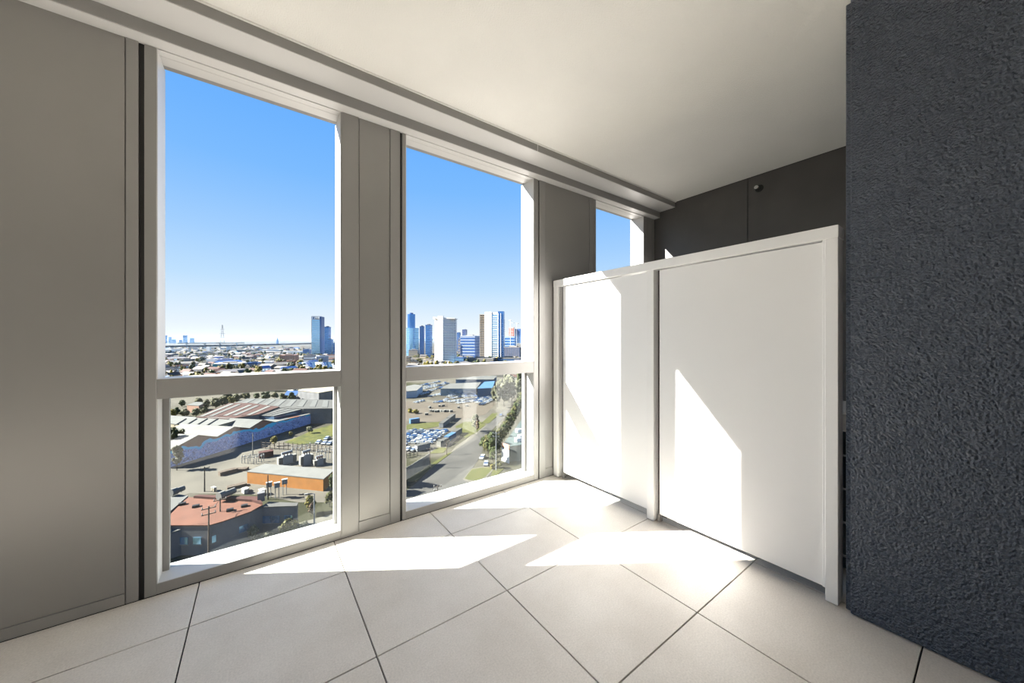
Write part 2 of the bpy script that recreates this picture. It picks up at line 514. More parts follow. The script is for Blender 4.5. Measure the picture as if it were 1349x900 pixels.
#EXTERIOR
# =================================================================== OUTDOORS, 50 m below eye level
G = 50.0
ZG = EYE - G
FX, FY = math.cos(AX), math.sin(AX)      # view axis on the ground
RX, RY = math.sin(AX), -math.cos(AX)     # to the right of it
def gp(px, py, h=0.0):
    """ground position (height h above the street) seen in the photograph at that pixel"""
    d = FPX * (G - h) / (py - 447.0)
    r = (px - 674.5) / FPX * d
    return Vector((FX * d + RX * r, FY * d + RY * r, ZG + h))
def gd(px, dist, h=0.0):
    r = (px - 674.5) / FPX * dist
    return Vector((FX * dist + RX * r, FY * dist + RY * r, ZG + h))
def depth(p):
    return p.x * FX + p.y * FY
def face(p):
    """yaw that turns a thing's local +X to the right as seen from the balcony and +Y away from it"""
    return math.atan2(p.y, p.x) - math.pi / 2
def height_at(p, py):
    return G - (py - 447.0) * depth(p) / FPX
def width_at(p, px0, px1):
    d = depth(p)
    a = math.atan(((px0 + px1) / 2 - 674.5) / FPX)
    return abs(px1 - px0) * d / FPX * math.cos(a)

# ---- outdoor materials
E_ground = emat('dusty_ground', 196, 184, 164, noise=(0.05, 0.3), bump=None, detail=8.0)
E_asph = emat('asphalt', 164, 158, 150, noise=(0.12, 0.18), detail=8.0)
E_path = emat('footpath', 205, 196, 178, noise=(0.2, 0.15))
E_grass = emat('mown_grass', 142, 148, 62, noise=(0.35, 0.3), col2=(172, 168, 92), detail=8.0)
E_white = emat('white_roof_sheet', 226, 222, 214, noise=(0.25, 0.10))
E_grey = emat('grey_roof_sheet', 178, 174, 168, noise=(0.25, 0.12))
E_lgrey = emat('light_grey_roof_sheet', 202, 200, 194, noise=(0.2, 0.10))
E_rust = emat('rusty_roof_sheet', 152, 98, 84, noise=(0.4, 0.25))
E_red = emat('salmon_roof_sheet', 216, 142, 112, noise=(0.2, 0.16))
E_dred = emat('dark_red_roof_sheet', 150, 88, 76, noise=(0.3, 0.2))
E_brick = mat('brown_brick', lin(150, 108, 92, 0.5), 0.8, spec=0.2, noise=(0.5, 0.2))
E_orange = mat('orange_brick', lin(226, 150, 74, 0.34), 0.8, spec=0.2, noise=(0.6, 0.12))
E_dwall = mat('dark_grey_wall', lin(128, 126, 128, 0.55), 0.8, spec=0.2, noise=(0.2, 0.2))
E_conc = mat('concrete', lin(178, 174, 166, 0.36), 0.8, spec=0.2, noise=(0.2, 0.15))
E_wood = mat('weathered_timber', lin(128, 112, 98, 0.45), 0.8, spec=0.2, noise=(0.8, 0.25))
E_steel = mat('galvanised_steel', lin(180, 182, 184, 0.38), 0.8, spec=0.2)
E_dark = emat('dark_steel', 78, 78, 82, rough=0.5)
E_black = emat('black_rubber', 40, 40, 42)
E_blue = mat('blue_painted_steel', lin(88, 134, 178, 0.38), 0.8, spec=0.2)
E_teal = mat('teal_sheet', lin(118, 200, 200, 0.5), 0.8, spec=0.2)
E_cream = mat('cream_render', lin(232, 214, 184, 0.32), 0.8, spec=0.2)
E_pink = mat('pink_brick', lin(226, 176, 152, 0.34), 0.8, spec=0.2, noise=(0.1, 0.15))
E_bglass = mat('blue_window_glass', lin(84, 132, 192), 0.15, 0.85, 0.5)
E_dglass = mat('dark_window_glass', lin(100, 128, 160), 0.12, 0.8, 0.5)
E_cglass = mat('cyan_curtain_glass', lin(140, 190, 226), 0.12, 0.85, 0.5)
E_navy = mat('navy_cladding', lin(70, 98, 146), 0.35, 0.6, 0.5)
E_slab = mat('white_concrete', lin(242, 240, 236, 0.78), 0.8, spec=0.2)
E_bark = emat('bark', 110, 92, 76)
E_chalk = mat('pale_concrete', lin(220, 216, 210, 0.34), 0.8, spec=0.2)

def graffiti_material():
    m = bpy.data.materials.new('spray_painted_mural')
    m.use_nodes = True
    n = m.node_tree.nodes
    l = m.node_tree.links
    b = n['Principled BSDF']
    b.inputs['Roughness'].default_value = 0.7
    geo = n.new('ShaderNodeNewGeometry')
    sep = n.new('ShaderNodeSeparateXYZ')
    l.new(geo.outputs['Position'], sep.inputs[0])
    ns = n.new('ShaderNodeTexNoise'); ns.inputs['Scale'].default_value = 0.42; ns.inputs['Detail'].default_value = 4; ns.inputs['Distortion'].default_value = 2.6
    l.new(geo.outputs['Position'], ns.inputs['Vector'])
    r = n.new('ShaderNodeValToRGB')
    r.color_ramp.interpolation = 'CONSTANT'
    stops = [(0.0, (60, 66, 92)), (0.36, (128, 150, 205)), (0.42, (50, 56, 84)), (0.46, (150, 170, 214)), (0.50, (96, 130, 200)),
             (0.55, (190, 200, 228)), (0.59, (70, 90, 150)), (0.63, (140, 160, 210)), (0.70, (88, 100, 150))]
    while len(r.color_ramp.elements) < len(stops):
        r.color_ramp.elements.new(0.5)
    for e, (p, c) in zip(r.color_ramp.elements, stops):
        e.position = p
        e.color = lin(*c, 0.95)
    l.new(ns.outputs['Fac'], r.inputs[0])
    # cyan clouds along the upper edge of the mural, bare brown brick above
    n2 = n.new('ShaderNodeTexNoise'); n2.inputs['Scale'].default_value = 0.16; n2.inputs['Detail'].default_value = 2
    l.new(geo.outputs['Position'], n2.inputs['Vector'])
    hgt = n.new('ShaderNodeMath'); hgt.operation = 'MULTIPLY_ADD'
    hgt.inputs[1].default_value = 6.5
    l.new(n2.outputs['Fac'], hgt.inputs[0])
    zz = n.new('ShaderNodeMath'); zz.operation = 'SUBTRACT'; zz.inputs[1].default_value = ZG
    l.new(sep.outputs['Z'], zz.inputs[0])
    neg = n.new('ShaderNodeMath'); neg.operation = 'SUBTRACT'; neg.inputs[0].default_value = 3.2
    l.new(zz.outputs[0], neg.inputs[1])
    l.new(neg.outputs[0], hgt.inputs[2])       # >0 inside the mural
    g1 = n.new('ShaderNodeMath'); g1.operation = 'GREATER_THAN'; g1.inputs[1].default_value = 0.0
    g2 = n.new('ShaderNodeMath'); g2.operation = 'GREATER_THAN'; g2.inputs[1].default_value = 1.2
    l.new(hgt.outputs[0], g1.inputs[0]); l.new(hgt.outputs[0], g2.inputs[0])
    mA = n.new('ShaderNodeMixRGB'); mA.inputs[1].default_value = lin(60, 180, 224, 0.9)
    l.new(g2.outputs[0], mA.inputs[0]); l.new(r.outputs[0], mA.inputs[2])
    mB = n.new('ShaderNodeMixRGB'); mB.inputs[1].default_value = lin(140, 100, 86, 0.6)
    l.new(g1.outputs[0], mB.inputs[0]); l.new(mA.outputs[0], mB.inputs[2])
    l.new(mB.outputs[0], b.inputs['Base Color'])
    return m
E_mural = graffiti_material()

def ground_material():
    m = bpy.data.materials.new('city_ground')
    m.use_nodes = True
    n = m.node_tree.nodes
    l = m.node_tree.links
    b = n['Principled BSDF']
    b.inputs['Roughness'].default_value = 0.95
    b.inputs['Specular IOR Level'].default_value = 0.05
    geo = n.new('ShaderNodeNewGeometry')
    t1 = n.new('ShaderNodeTexNoise'); t1.inputs['Scale'].default_value = 0.010; t1.inputs['Detail'].default_value = 10; t1.inputs['Roughness'].default_value = 0.6
    t2 = n.new('ShaderNodeTexVoronoi'); t2.inputs['Scale'].default_value = 0.022
    l.new(geo.outputs['Position'], t1.inputs['Vector']); l.new(geo.outputs['Position'], t2.inputs['Vector'])
    r1 = n.new('ShaderNodeValToRGB')
    st = [(0.30, (92, 96, 62)), (0.42, (130, 128, 96)), (0.50, (176, 166, 146)), (0.60, (192, 182, 164)), (0.75, (150, 146, 140))]
    while len(r1.color_ramp.elements) < len(st):
        r1.color_ramp.elements.new(0.5)
    for e, (p, c) in zip(r1.color_ramp.elements, st):
        e.position = p; e.color = lin(*c, EK)
    l.new(t1.outputs['Fac'], r1.inputs[0])
    mx = n.new('ShaderNodeMixRGB'); mx.blend_type = 'MULTIPLY'; mx.inputs[0].default_value = 0.45
    bw = n.new('ShaderNodeRGBToBW')
    l.new(t2.outputs['Color'], bw.inputs[0])
    l.new(r1.outputs[0], mx.inputs[1]); l.new(bw.outputs[0], mx.inputs[2])
    hsv = n.new('ShaderNodeHueSaturation'); hsv.inputs['Saturation'].default_value = 0.9; hsv.inputs['Value'].default_value = 1.3
    l.new(mx.outputs[0], hsv.inputs['Color'])
    l.new(hsv.outputs[0], b.inputs['Base Color'])
    return m

# ---- ground, roads, verges
gr = MB()
gr.add([(-26000, -3000, ZG), (30000, -3000, ZG), (30000, 30000, ZG), (-26000, 30000, ZG)], [(0, 1, 2, 3)])
tag(gr.build('ground', ground_material()), 'flat sunlit suburban ground far below the balcony', 'ground', None, 'structure')
def patch(name, label, cat, pts, m, z=0.05, thick=0.3):
    poly = [tuple(gp(*p)[:2]) for p in pts]
    o = MB().prism(poly, ZG - thick, ZG + z).build(name, m)
    return tag(o, label, cat, None, 'structure')
patch('yard', 'pale dusty yard around the substation', 'yard', [(150, 690), (225, 600), (330, 588), (500, 575), (500, 690), (440, 662), (392, 662), (340, 652), (250, 650)], E_ground, 0.04)
patch('footpath', 'cream footpath along the near street below the first opening', 'footpath', [(120, 790), (225, 742), (320, 716), (392, 690), (500, 660), (520, 672), (380, 716), (240, 770), (150, 812)], E_path, 0.07)
patch('street', 'grey street crossing close below the balcony', 'street', [(150, 812), (240, 768), (380, 713), (548, 650), (640, 640), (760, 628), (900, 700), (600, 900), (300, 900)], E_asph, 0.05)
patch('road', 'wide asphalt road running away between parked lots and trees', 'road',
      [(505, 668), (550, 636), (567, 618), (592, 599.5), (620, 578), (640, 560), (650, 553), (664, 541), (676, 539), (664, 550), (655, 560), (640, 575), (634, 600), (622, 618), (612, 632), (640, 640), (700, 640), (760, 634), (640, 700), (520, 700)], E_asph, 0.06)
patch('dirt_yard', 'bare brown dirt yard between the car rows and the long shed', 'yard', [(520, 555), (536, 529), (600, 531), (655, 530), (640, 546), (612, 553), (575, 556)], emat('dry_dirt', 190, 172, 150, noise=(0.08, 0.15), detail=8), 0.05)
patch('car_lot', 'dusty parking ground under the crowded rows of cars', 'parking lot', [(500, 600), (520, 566), (560, 566), (600, 560), (606, 575), (590, 590), (566, 596)], emat('pale_gravel', 186, 176, 160, noise=(0.15, 0.2)), 0.05)
patch('footpath', 'pale footpath strip between the containers and the road', 'footpath', [(592, 598.5), (600, 589), (614, 579), (630, 566), (637, 560), (642, 560), (622, 577.5)], E_path, 0.07)
patch('kerb', 'pale kerb round the oval grass traffic island', 'kerb', [(609.5, 632), (620.5, 617.8), (634, 615.6), (647, 615), (650, 619), (641, 629.5), (630, 635.2), (616, 635)], E_path, 0.09)
def verge(label, pts, m=E_grass):
    poly = [tuple(gp(*p)[:2]) for p in pts]
    return tag(MB().prism(poly, ZG - 0.3, ZG + 0.12).build('grass_verge', m), label, 'grass', None, 'stuff')
verge('yellow green grass strip sloping beside the mural wall', [(374, 583), (395, 575), (414, 566), (445, 558), (450, 566), (430, 580), (416, 584.5), (396, 587)], emat('sunny_grass', 176, 172, 62, noise=(0.3, 0.25), col2=(122, 132, 50)))
verge('narrow grass verge between concrete fence and road', [(536, 632), (541, 629), (566, 613), (590, 597), (596, 596), (592, 599), (567, 617.5), (549, 634), (538, 635)])
verge('oval grass traffic island at the road junction', [(612, 631), (621.5, 618.5), (634, 616.5), (646, 616), (648, 619), (640, 628), (630, 633.5), (618, 633)])
verge('grass patch around the single slim tree beside the road', [(600, 562), (612, 556), (634, 556), (640, 560), (626, 571), (614, 577), (604, 572)])
verge('grass patch left of the containers', [(520, 566), (540, 559), (580, 556), (582, 561), (556, 566)])
verge('bright grass strip under the hedge of low cars', [(634, 558), (648, 545), (656, 544), (654, 549), (644, 558)])
verge('grass wedge in front of the low container', [(566, 598), (576, 590), (590, 590), (584, 597)])
verge('thin grass strip beyond the traffic island', [(648, 621), (656, 617), (664, 618), (655, 626), (647, 629)])

# ---- generic building: roof outline traced at its height, walls down to the ground
def shed(name, label, cat, pts, h, m_wall, m_roof, overhang=0.4, rise=None, group=None):
    top = [gp(px, py, h) for px, py in pts]
    c = sum(top, Vector()) / len(top)
    base = Vector((c.x, c.y, ZG))
    t = thing(name, label, cat, base, 0, group)
    poly = [(p.x, p.y) for p in top]
    inner = [(c.x + (p[0] - c.x) * 0.985, c.y + (p[1] - c.y) * 0.985) for p in poly]
    zs = [h + (rise[i] if rise else 0) for i in range(len(pts))]
    MB().prism(inner, ZG, [ZG + z - 0.25 for z in zs]).build('wall', m_wall, t, origin=base)
    MB().prism(poly, [ZG + z - 0.25 for z in zs], [ZG + z for z in zs]).build('roof', m_roof, t, origin=base)
    return t, base
def strips(t, base, quad, h, n, mats, skip=0.0, z=0.0):
    """n roof sheets laid side by side over the quad (4 pixels: a,b along the eave, c,d along the ridge)"""
    a, b, c, d = [gp(px, py, h) for px, py in quad]
    for i in range(n):
        m = mats[i % len(mats)]
        if m is None:
            continue
        f0, f1 = (i + 0.04) / n, (i + 0.96) / n
        q = [a.lerp(b, f0), a.lerp(b, f1), d.lerp(c, f1), d.lerp(c, f0)]
        MB().prism([(p.x, p.y) for p in q], ZG + h + 0.01, ZG + h + 0.18 + z).build('roof_sheet', m, t, origin=base)

# ---- the mural warehouse: wall running away with three gables
wt_ = thing('mural_warehouse', 'long brick warehouse with a blue spray painted mural and three gables', 'warehouse', gp(300, 596))
wbase = wt_.location.copy()
A, Bp = gp(224, 616), gp(452, 545)
ud = (Bp - A).normalized()
nd = Vector((-ud.y, ud.x, 0))      # away from the camera side
L = (Bp - A).length
def along(px, py):
    """where the viewing ray crosses the wall plane: distance along the wall, height"""
    dx, dy = FX * FPX + RX * (px - 674.5), FY * FPX + RY * (px - 674.5)
    den = dx * nd.x + dy * nd.y
    k = (A.x * nd.x + A.y * nd.y) / den
    p = Vector((dx * k, dy * k, EYE + (447 - py) * k))
    return (p - A).dot(ud), p.z - ZG
prof = [along(*p) for p in [(218, 596), (234, 588), (260.6, 573.7), (285.2, 576), (307.9, 562.7), (328.2, 564.6), (346, 553.5), (362, 556.5), (383, 551.5), (409, 545.5), (430, 538.5), (446, 536)]]
s0, s1 = prof[0][0], prof[-1][0]
poly3 = [A + ud * s + Vector((0, 0, h)) for s, h in prof]
mw = MB()
nP = len(prof)
front = [(A + ud * s0)] + poly3 + [(A + ud * s1)]
back = [p + nd * 0.4 for p in front]
mw.add(front + back, [tuple(range(len(front)))[::-1], tuple(range(len(front), 2 * len(front)))] +
       [(i, (i + 1) % len(front), len(front) + (i + 1) % len(front), len(front) + i) for i in range(len(front))])
mw.build('mural_wall', E_mural, wt_, origin=wbase)
# roof planes behind each profile segment
deep = [26, 26, 26, 30, 30, 34, 34, 22, 22, 22, 22]
rm = [E_white, E_white, E_rust, E_white, E_white, E_lgrey, E_lgrey, E_white, E_red, E_red, E_red]
for i in range(nP - 1):
    p, q = poly3[i], poly3[i + 1]
    n = 1 if (q - p).length < 9 else 2 if (q - p).length < 16 else 4
    for k in range(n):
        a, b = p.lerp(q, k / n + 0.01), p.lerp(q, (k + 1) / n - 0.01)
        c, d = b + nd * deep[i], a + nd * deep[i]
        up = Vector((0, 0, 0.22))
        a, b = a - nd * 0.3, b - nd * 0.3
        mm = rm[i] if n == 1 else [rm[i], E_lgrey if rm[i] is not E_red else E_white][k % 2] if rm[i] is not E_rust else [E_rust, E_lgrey][k % 2]
        mb = MB()
        mb.add([a, b, c, d, a + up, b + up, c + up, d + up], [(0, 3, 2, 1), (4, 5, 6, 7), (0, 1, 5, 4), (1, 2, 6, 5), (2, 3, 7, 6), (3, 0, 4, 7)])
        mb.build('roof_sheet', mm, wt_, origin=wbase)
# body behind the mural wall keeps the light out
body = [A + ud * s0 + nd * 0.4, A + ud * s1 + nd * 0.4, A + ud * s1 + nd * 21, A + ud * s0 + nd * 25]
MB().prism([(p.x, p.y) for p in body], ZG, ZG + min(h for s, h in prof) - 0.3).build('body', E_brick, wt_, origin=wbase)

t, b0 = shed('long_shed', 'long white roofed shed directly behind the mural warehouse gables', 'shed', [(205, 556), (225, 547.5), (290, 551.5), (312, 553.5), (284, 561.5), (255, 561)], 9.0, E_cream, E_white)
for x in (236, 250, 264, 278):
    a, b = gp(x - 6, 560.5, 9.2), gp(x + 9, 551.5, 9.2)
    MB().tube(a, b, 0.25, n=5).build('roof_seam', E_grey, t, origin=b0)
t, b0 = shed('rusty_shed', 'wide shed with rusty brown and white striped roof', 'shed', [(258, 549.5), (300, 552), (340, 546), (368, 536), (330, 531), (302, 531)], 9.4, E_dwall, E_rust)
strips(t, b0, [(262, 549), (336, 547), (362, 536), (304, 532)], 9.4, 12, [E_white, None, E_lgrey, None, E_rust])
t, b0 = shed('grey_shed', 'long beige grey roofed shed beyond the rusty roof', 'shed', [(300, 534), (326, 525), (450, 527), (450, 538), (400, 538.5), (350, 536)], 9.0, E_dwall, E_grey)
strips(t, b0, [(312, 534), (440, 537), (440, 528), (330, 526)], 9.0, 16, [E_lgrey, None])
t, b0 = shed('pale_shed', 'pale striped roof between rusty shed and red striped roof', 'shed', [(338, 547), (361, 548), (398, 539), (372, 535.5)], 8.6, E_dglass, E_lgrey)
strips(t, b0, [(340, 546.6), (360, 547.4), (394, 539.4), (372, 536.2)], 8.6, 6, [E_grey, None])

# ---- orange brick substation building
t, b0 = shed('brick_hut', 'orange brick substation hut with flat white roof', 'building', [(324.7, 621), (348.8, 610.9), (441, 618.7), (426.5, 631)], 4.2, E_orange, E_white)
for px0, px1 in ((389, 393), (393.5, 397.5)):
    a, b = gp(px0, 643.4), gp(px1, 643.8)
    n_ = Vector((b.y - a.y, -(b.x - a.x), 0)).normalized() * 0.12
    if (a + n_).length > a.length: n_ = -n_
    MB().prism([(p.x, p.y) for p in (a + n_, b + n_, b - n_, a - n_)], ZG, ZG + 2.4).build('door', E_cream, t, origin=b0)
for px0 in (345, 354):
    a = gp(px0, 638.6)
    MB().tube(a, a + Vector((0, 0, 3.7)), 0.15).build('downpipe', E_dwall, t, origin=b0)
a, b = gp(325, 636.3), gp(428, 645.4)

# ---- salmon roof building in front
t, b0 = shed('red_roof_factory', 'factory with broad salmon red roof below the first opening', 'factory', [(196, 706), (247, 655), (335, 659), (346, 665), (330, 674), (293, 687), (275, 692), (225, 692)], 7.0, E_dwall, E_red)
a = [gp(x, y, 7.2) for x, y in ((262, 653.5), (340, 656), (346, 664.5), (332, 660.5), (255, 655.5))]
MB().prism([(p.x, p.y) for p in a], ZG + 6.9, ZG + 7.6).build('rear_roof', E_dred, t, origin=b0)
for px, py in ((240, 664), (258, 667), (322, 666.5), (303, 672)):
    p = gp(px, py, 7.2)
    MB().prism([(p.x - .7, p.y - .5), (p.x + .7, p.y - .5), (p.x + .7, p.y + .5), (p.x - .7, p.y + .5)], ZG + 7.0, ZG + 7.5).build('roof_vent', E_dark, t, origin=b0)
p = gp(344, 658.5, 7.2)
MB().prism([(p.x - .8, p.y - .8), (p.x + .8, p.y - .8), (p.x + .8, p.y + .8), (p.x - .8, p.y + .8)], ZG + 7, ZG + 9.2).build('chimney', E_dwall, t, origin=b0)
def wall_windows(t, b0, pa, pb, h, fr, z0, z1, wd):
    a, b = gp(*pa, h), gp(*pb, h)
    d = (b - a).normalized()
    n_ = Vector((d.y, -d.x, 0))
    if n_.dot(a) > 0:
        n_ = -n_
    for f in fr:
        c = a.lerp(b, f)
        q = [c - d * wd / 2 - n_ * .6, c + d * wd / 2 - n_ * .6, c + d * wd / 2 + n_ * .12, c - d * wd / 2 + n_ * .12]
        w_ = MB().prism([(k.x, k.y) for k in q], ZG + z0, ZG + z1).build('window', E_cglass, t, origin=b0)
        q = [c - d * (wd / 2 + .15) - n_ * .6, c + d * (wd / 2 + .15) - n_ * .6, c + d * (wd / 2 + .15) + n_ * .2, c - d * (wd / 2 + .15) + n_ * .2]
        MB().prism([(k.x, k.y) for k in q], ZG + z0 - .2, ZG + z0).build('sill', E_conc, w_, origin=b0)
wall_windows(t, b0, (275, 692), (330, 674), 7.0, (.18, .5, .82), 2.6, 4.2, 1.8)
wall_windows(t, b0, (225, 692), (275, 692), 7.0, (.35, .7), 2.6, 4.2, 1.8)
t, b0 = shed('dark_annex', 'dark grey annex at the gable end of the salmon roofed factory', 'building', [(331, 674.5), (347, 665.5), (354, 661), (393, 662.5), (391, 666.5), (346, 668)], 6.6, E_dwall, E_grey)
wall_windows(t, b0, (346, 668), (391, 666.5), 6.6, (.12, .38, .75), 2.4, 4.2, 2.0)
t, b0 = shed('grey_annex', 'low pale grey lean-to beneath the salmon roof edge', 'building', [(210, 706), (226, 694), (252, 684), (258, 687.5), (276, 692.5), (268, 696), (240, 697), (224, 702)], 6.0, E_dwall, E_lgrey)
t, b0 = shed('white_roof_unit', 'white roofed unit at the left behind the salmon roof', 'building', [(180, 700), (205, 652), (225, 650), (248, 653), (225, 673), (205, 690)], 7.2, E_dwall, E_lgrey)

def duct(label, pts, h0, r=0.7):
    a, b = gp(*pts[0], h0), gp(*pts[1], h0)
    base = Vector((a.x, a.y, ZG + h0 - r - 0.15))
    t = thing('rooftop_duct', label, 'duct', base)
    MB().tube(a, b, r, n=10).build('pipe', E_white, t, origin=base)
    d = (b - a).normalized()
    MB().tube(a - d * 0.2, a + d * 1.2, r * 1.35, n=10).build('cowl', E_white, t, origin=base)
    for f in (0.2, 0.8):
        p = a.lerp(b, f)
        MB().tube(p, (p.x, p.y, ZG + h0 - r - 0.2), 0.12, n=6).build('leg', E_steel, t, origin=base)
duct('large white ventilation duct on the ridge of the salmon roof', [(289, 654), (309, 646)], 8.6, 0.8)
duct('white ventilation duct on the white roofed unit', [(226, 649), (242, 643)], 8.3, 0.7)

# ---- crates and cabinets in the yard
def crate(name, label, cat, px0, px1, ybase, ytop, dep, m, rot=0.35, group=None):
    p = gp((px0 + px1) / 2, ybase)
    w = width_at(p, px0, px1) * 0.85
    h = max(0.6, height_at(p, ytop) - 0.3)
    t = thing(name, label, cat, p, face(p) + rot, group)
    MB().bevbox(-w / 2, w / 2, 0, dep, 0.12, h, 0.06).build('body', m, t)
    MB().bevbox(-w / 2 - .08, w / 2 + .08, -.08, dep + .08, h, h + 0.14, 0.04).build('lid', E_chalk if m is not E_dred else E_dred, t)
    MB().box(-w / 2 + .1, w / 2 - .1, 0.1, dep - .1, 0, 0.12).build('plinth', E_dark, t)
    return t
crate('storage_box', 'white storage box left of the beige one in front of the brick hut', 'box', 321, 328, 651, 644, 2.2, E_chalk)
crate('storage_box', 'beige storage box in front of the brick hut', 'box', 343.5, 351.5, 653, 645, 2.2, E_cream)
crate('storage_box', 'small pale box near the white duct', 'box', 281, 286, 648, 642, 2.0, E_cream)
crate('storage_box', 'low pale box in the dusty yard right of the leaning pole', 'box', 322, 329, 648, 643, 2.0, E_chalk)
def timber_stack(label, px, py, n, rot):
    p = gp(px, py)
    t = thing('timber_stack', label, 'timber stack', p, face(p) + rot)
    for k in range(n):
        MB().box(-2.6, 2.6, -1.2 + (k % 3) * .8, -.6 + (k % 3) * .8, .1 + .45 * (k // 3), .5 + .45 * (k // 3)).build('beam', E_wood, t)
    for x in (-2, 2):
        MB().box(x - .15, x + .15, -1.3, 1.3, 0, .1).build('bearer', E_wood, t)
timber_stack('timber stack left of the brick hut near the insulator posts', 300, 624, 9, .3)
timber_stack('lower timber stack farther right beside the brick hut corner', 316, 620, 6, -.4)
timber_stack('small timber stack behind the white roof duct', 312, 642, 6, .1)
crate('shipping_container', 'rust red container beside the mural wall', 'container', 340, 362, 603, 595, 3.0, E_dred, 0.1)
for px, yb, yt, lab in ((354.5, 656, 635.5, 'leftmost'), (365, 656.5, 636, 'middle'), (375, 652, 631.5, 'rightmost')):
    p = gp(px, yb)
    t = thing('pole_cabinet', lab + ' of three grey cabinets on posts in front of the brick hut', 'cabinet', p, face(p), 'pole cabinets by the brick hut')
    h = height_at(p, yt)
    for s in (-.45, .45):
        MB().tube((s, 0, 0), (s, 0, h - 1.2), 0.11).build('post', E_steel, t)
    MB().bevbox(-.75, .75, -.45, .45, h - 1.5, h, 0.05).build('box', E_steel, t)
    MB().bevbox(-.85, .85, -.55, .55, h, h + .1, 0.03).build('hood', E_chalk, t)

# ---- transformers
def transformer(label, px0, px1, yb, yt):
    p = gp((px0 + px1) / 2, yb)
    w = width_at(p, px0, px1)
    h = height_at(p, yt)
    t = thing('transformer', label, 'transformer', p, face(p) + 0.3, 'substation transformers')
    MB().bevbox(-w * .28, w * .28, 0, 2.6, 0.3, h * .72, 0.06).build('tank', E_steel, t)
    for k in range(6):
        x = -w * .5 + k * w * .035
        MB().box(x, x + w * .02, 0.2, 2.4, 0.5, h * .66).build('radiator_fin', E_conc, t)
        MB().box(-x - w * .02, -x, 0.2, 2.4, 0.5, h * .66).build('radiator_fin', E_conc, t)
    MB().tube((-w * .3, 1.3, h * .9), (w * .3, 1.3, h * .95), 0.55, n=10).build('conservator', E_steel, t)
    for k in range(3):
        x = -w * .18 + k * w * .18
        MB().lathe([(0.16, 0), (0.24, .2), (0.14, .3), (0.24, .5), (0.14, .6), (0.2, .8), (0.06, 1.2)], 8, (x, 0.6, h * .72)).build('bushing', E_brick, t)
    MB().box(-w * .4, w * .4, -.2, 2.8, 0, 0.3).build('plinth', E_conc, t)
transformer('left one of two tall grey substation transformers', 367, 392, 612, 596)
transformer('right one of two tall grey substation transformers', 396, 414, 613.5, 594)
transformer('low grey transformer near the right edge of the first opening', 414, 430, 614, 602)
# steel busbar frames with insulators
def busframe(label, px0, px1, yb, yt, n):
    p = gp((px0 + px1) / 2, yb)
    w = width_at(p, px0, px1)
    h = height_at(p, yt)
    t = thing('busbar_frame', label, 'steel frame', p, face(p) + 0.1)
    for k in range(n):
        x = -w / 2 + w * k / (n - 1)
        yy = random.uniform(-2, 4)
        MB().tube((x, yy, 0), (x, yy, h * random.uniform(.6, .75)), 0.12, n=5).build('post', E_steel, t)
        MB().lathe([(0.15, 0), (0.3, .2), (0.15, .4), (0.3, .6), (0.12, .9)], 7, (x, yy, h * .7)).build('insulator', E_chalk, t)
    for yy in (-1.5, 1.5):
        MB().tube((-w / 2, yy, h * .93), (w / 2, yy, h * .93), 0.1, n=5).build('busbar', E_steel, t)
busframe('row of pale insulator posts left of the transformers', 320, 348, 611, 600, 9)
busframe('steel insulator frame right of the transformers', 418, 440, 609, 591, 8)
busframe('steel insulator frame behind the transformers', 385, 420, 596, 586, 8)

# ---- timber fence
def fence(name, label, pts, h, npost, mpost, mrail, rails=3, panel=None):
    base = gp(*pts[0])
    t = thing(name, label, 'fence', base)
    P_ = [gp(*p) for p in pts]
    for a, b in zip(P_, P_[1:]):
        d = (b - a)
        for k in range(npost + 1):
            p = a.lerp(b, k / npost)
            MB().tube(p, p + Vector((0, 0, h)), 0.16, n=4).build('post', mpost, t, origin=base)
        for r in range(rails):
            z = Vector((0, 0, h * (r + 0.7) / (rails + 0.3)))
            MB().tube(a + z, b + z, 0.12, n=4).build('rail', mrail, t, origin=base)
        if panel:
            n_ = Vector((d.y, -d.x, 0)).normalized() * 0.1
            for k in range(npost):
                p, q = a.lerp(b, (k + .03) / npost), a.lerp(b, (k + .97) / npost)
                MB().prism([(v.x, v.y) for v in (p + n_, q + n_, q - n_, p - n_)], ZG, ZG + h * .96).build('panel', panel, t, origin=base)
fence('timber_fence', 'dark timber post and rail fence behind the substation', [(344, 591), (398, 594), (445, 598)], 3.4, 9, E_wood, E_wood)
fence('concrete_fence', 'tall concrete panel fence in shade along the grass verge', [(522, 640), (541, 629), (566, 612)], 4.6, 5, E_conc, E_conc, 1, E_conc)
fence('yard_fence', 'short dark paling fence at the left edge of the middle opening', [(530, 604), (550, 600)], 3.0, 4, E_dark, E_dark, 3)

# ---- poles
def pole(label, px, yb, yt, arms=1, lamp=False, lean=0.0, name='power_pole', m=None):
    p = gp(px, yb)
    h = height_at(p, yt)
    t = thing(name, label, 'pole', p, face(p))
    m = m or E_wood
    MB().tube((0, 0, 0), (lean * h, 0, h), 0.2, 0.13, 8).build('shaft', m, t)
    for k in range(arms):
        z = h - 0.5 - k * 1.3
        x = lean * z
        MB().box(x - 1.3, x + 1.3, -.08, .08, z - .1, z + .1).build('crossarm', m, t)
        for s in (-1.15, 0.0, 1.15):
            MB().lathe([(0.06, 0), (0.13, .15), (0.06, .25), (0.12, .35), (0.03, .45)], 6, (x + s, 0, z + .1)).build('insulator', E_chalk, t)
    if lamp:
        MB().tube((lean * h, 0, h - .1), (lean * h - 1.6, -.4, h + .35), 0.08, n=6).build('arm', E_steel, t)
        MB().bevbox(lean * h - 2.3, lean * h - 1.4, -.6, -.25, h + .28, h + .48, 0.05).build('lamp', E_chalk, t)
    return t, p, h
_, pA, hA = pole('nearest timber power pole in front of the salmon roofed factory', 275, 734, 667, 2)
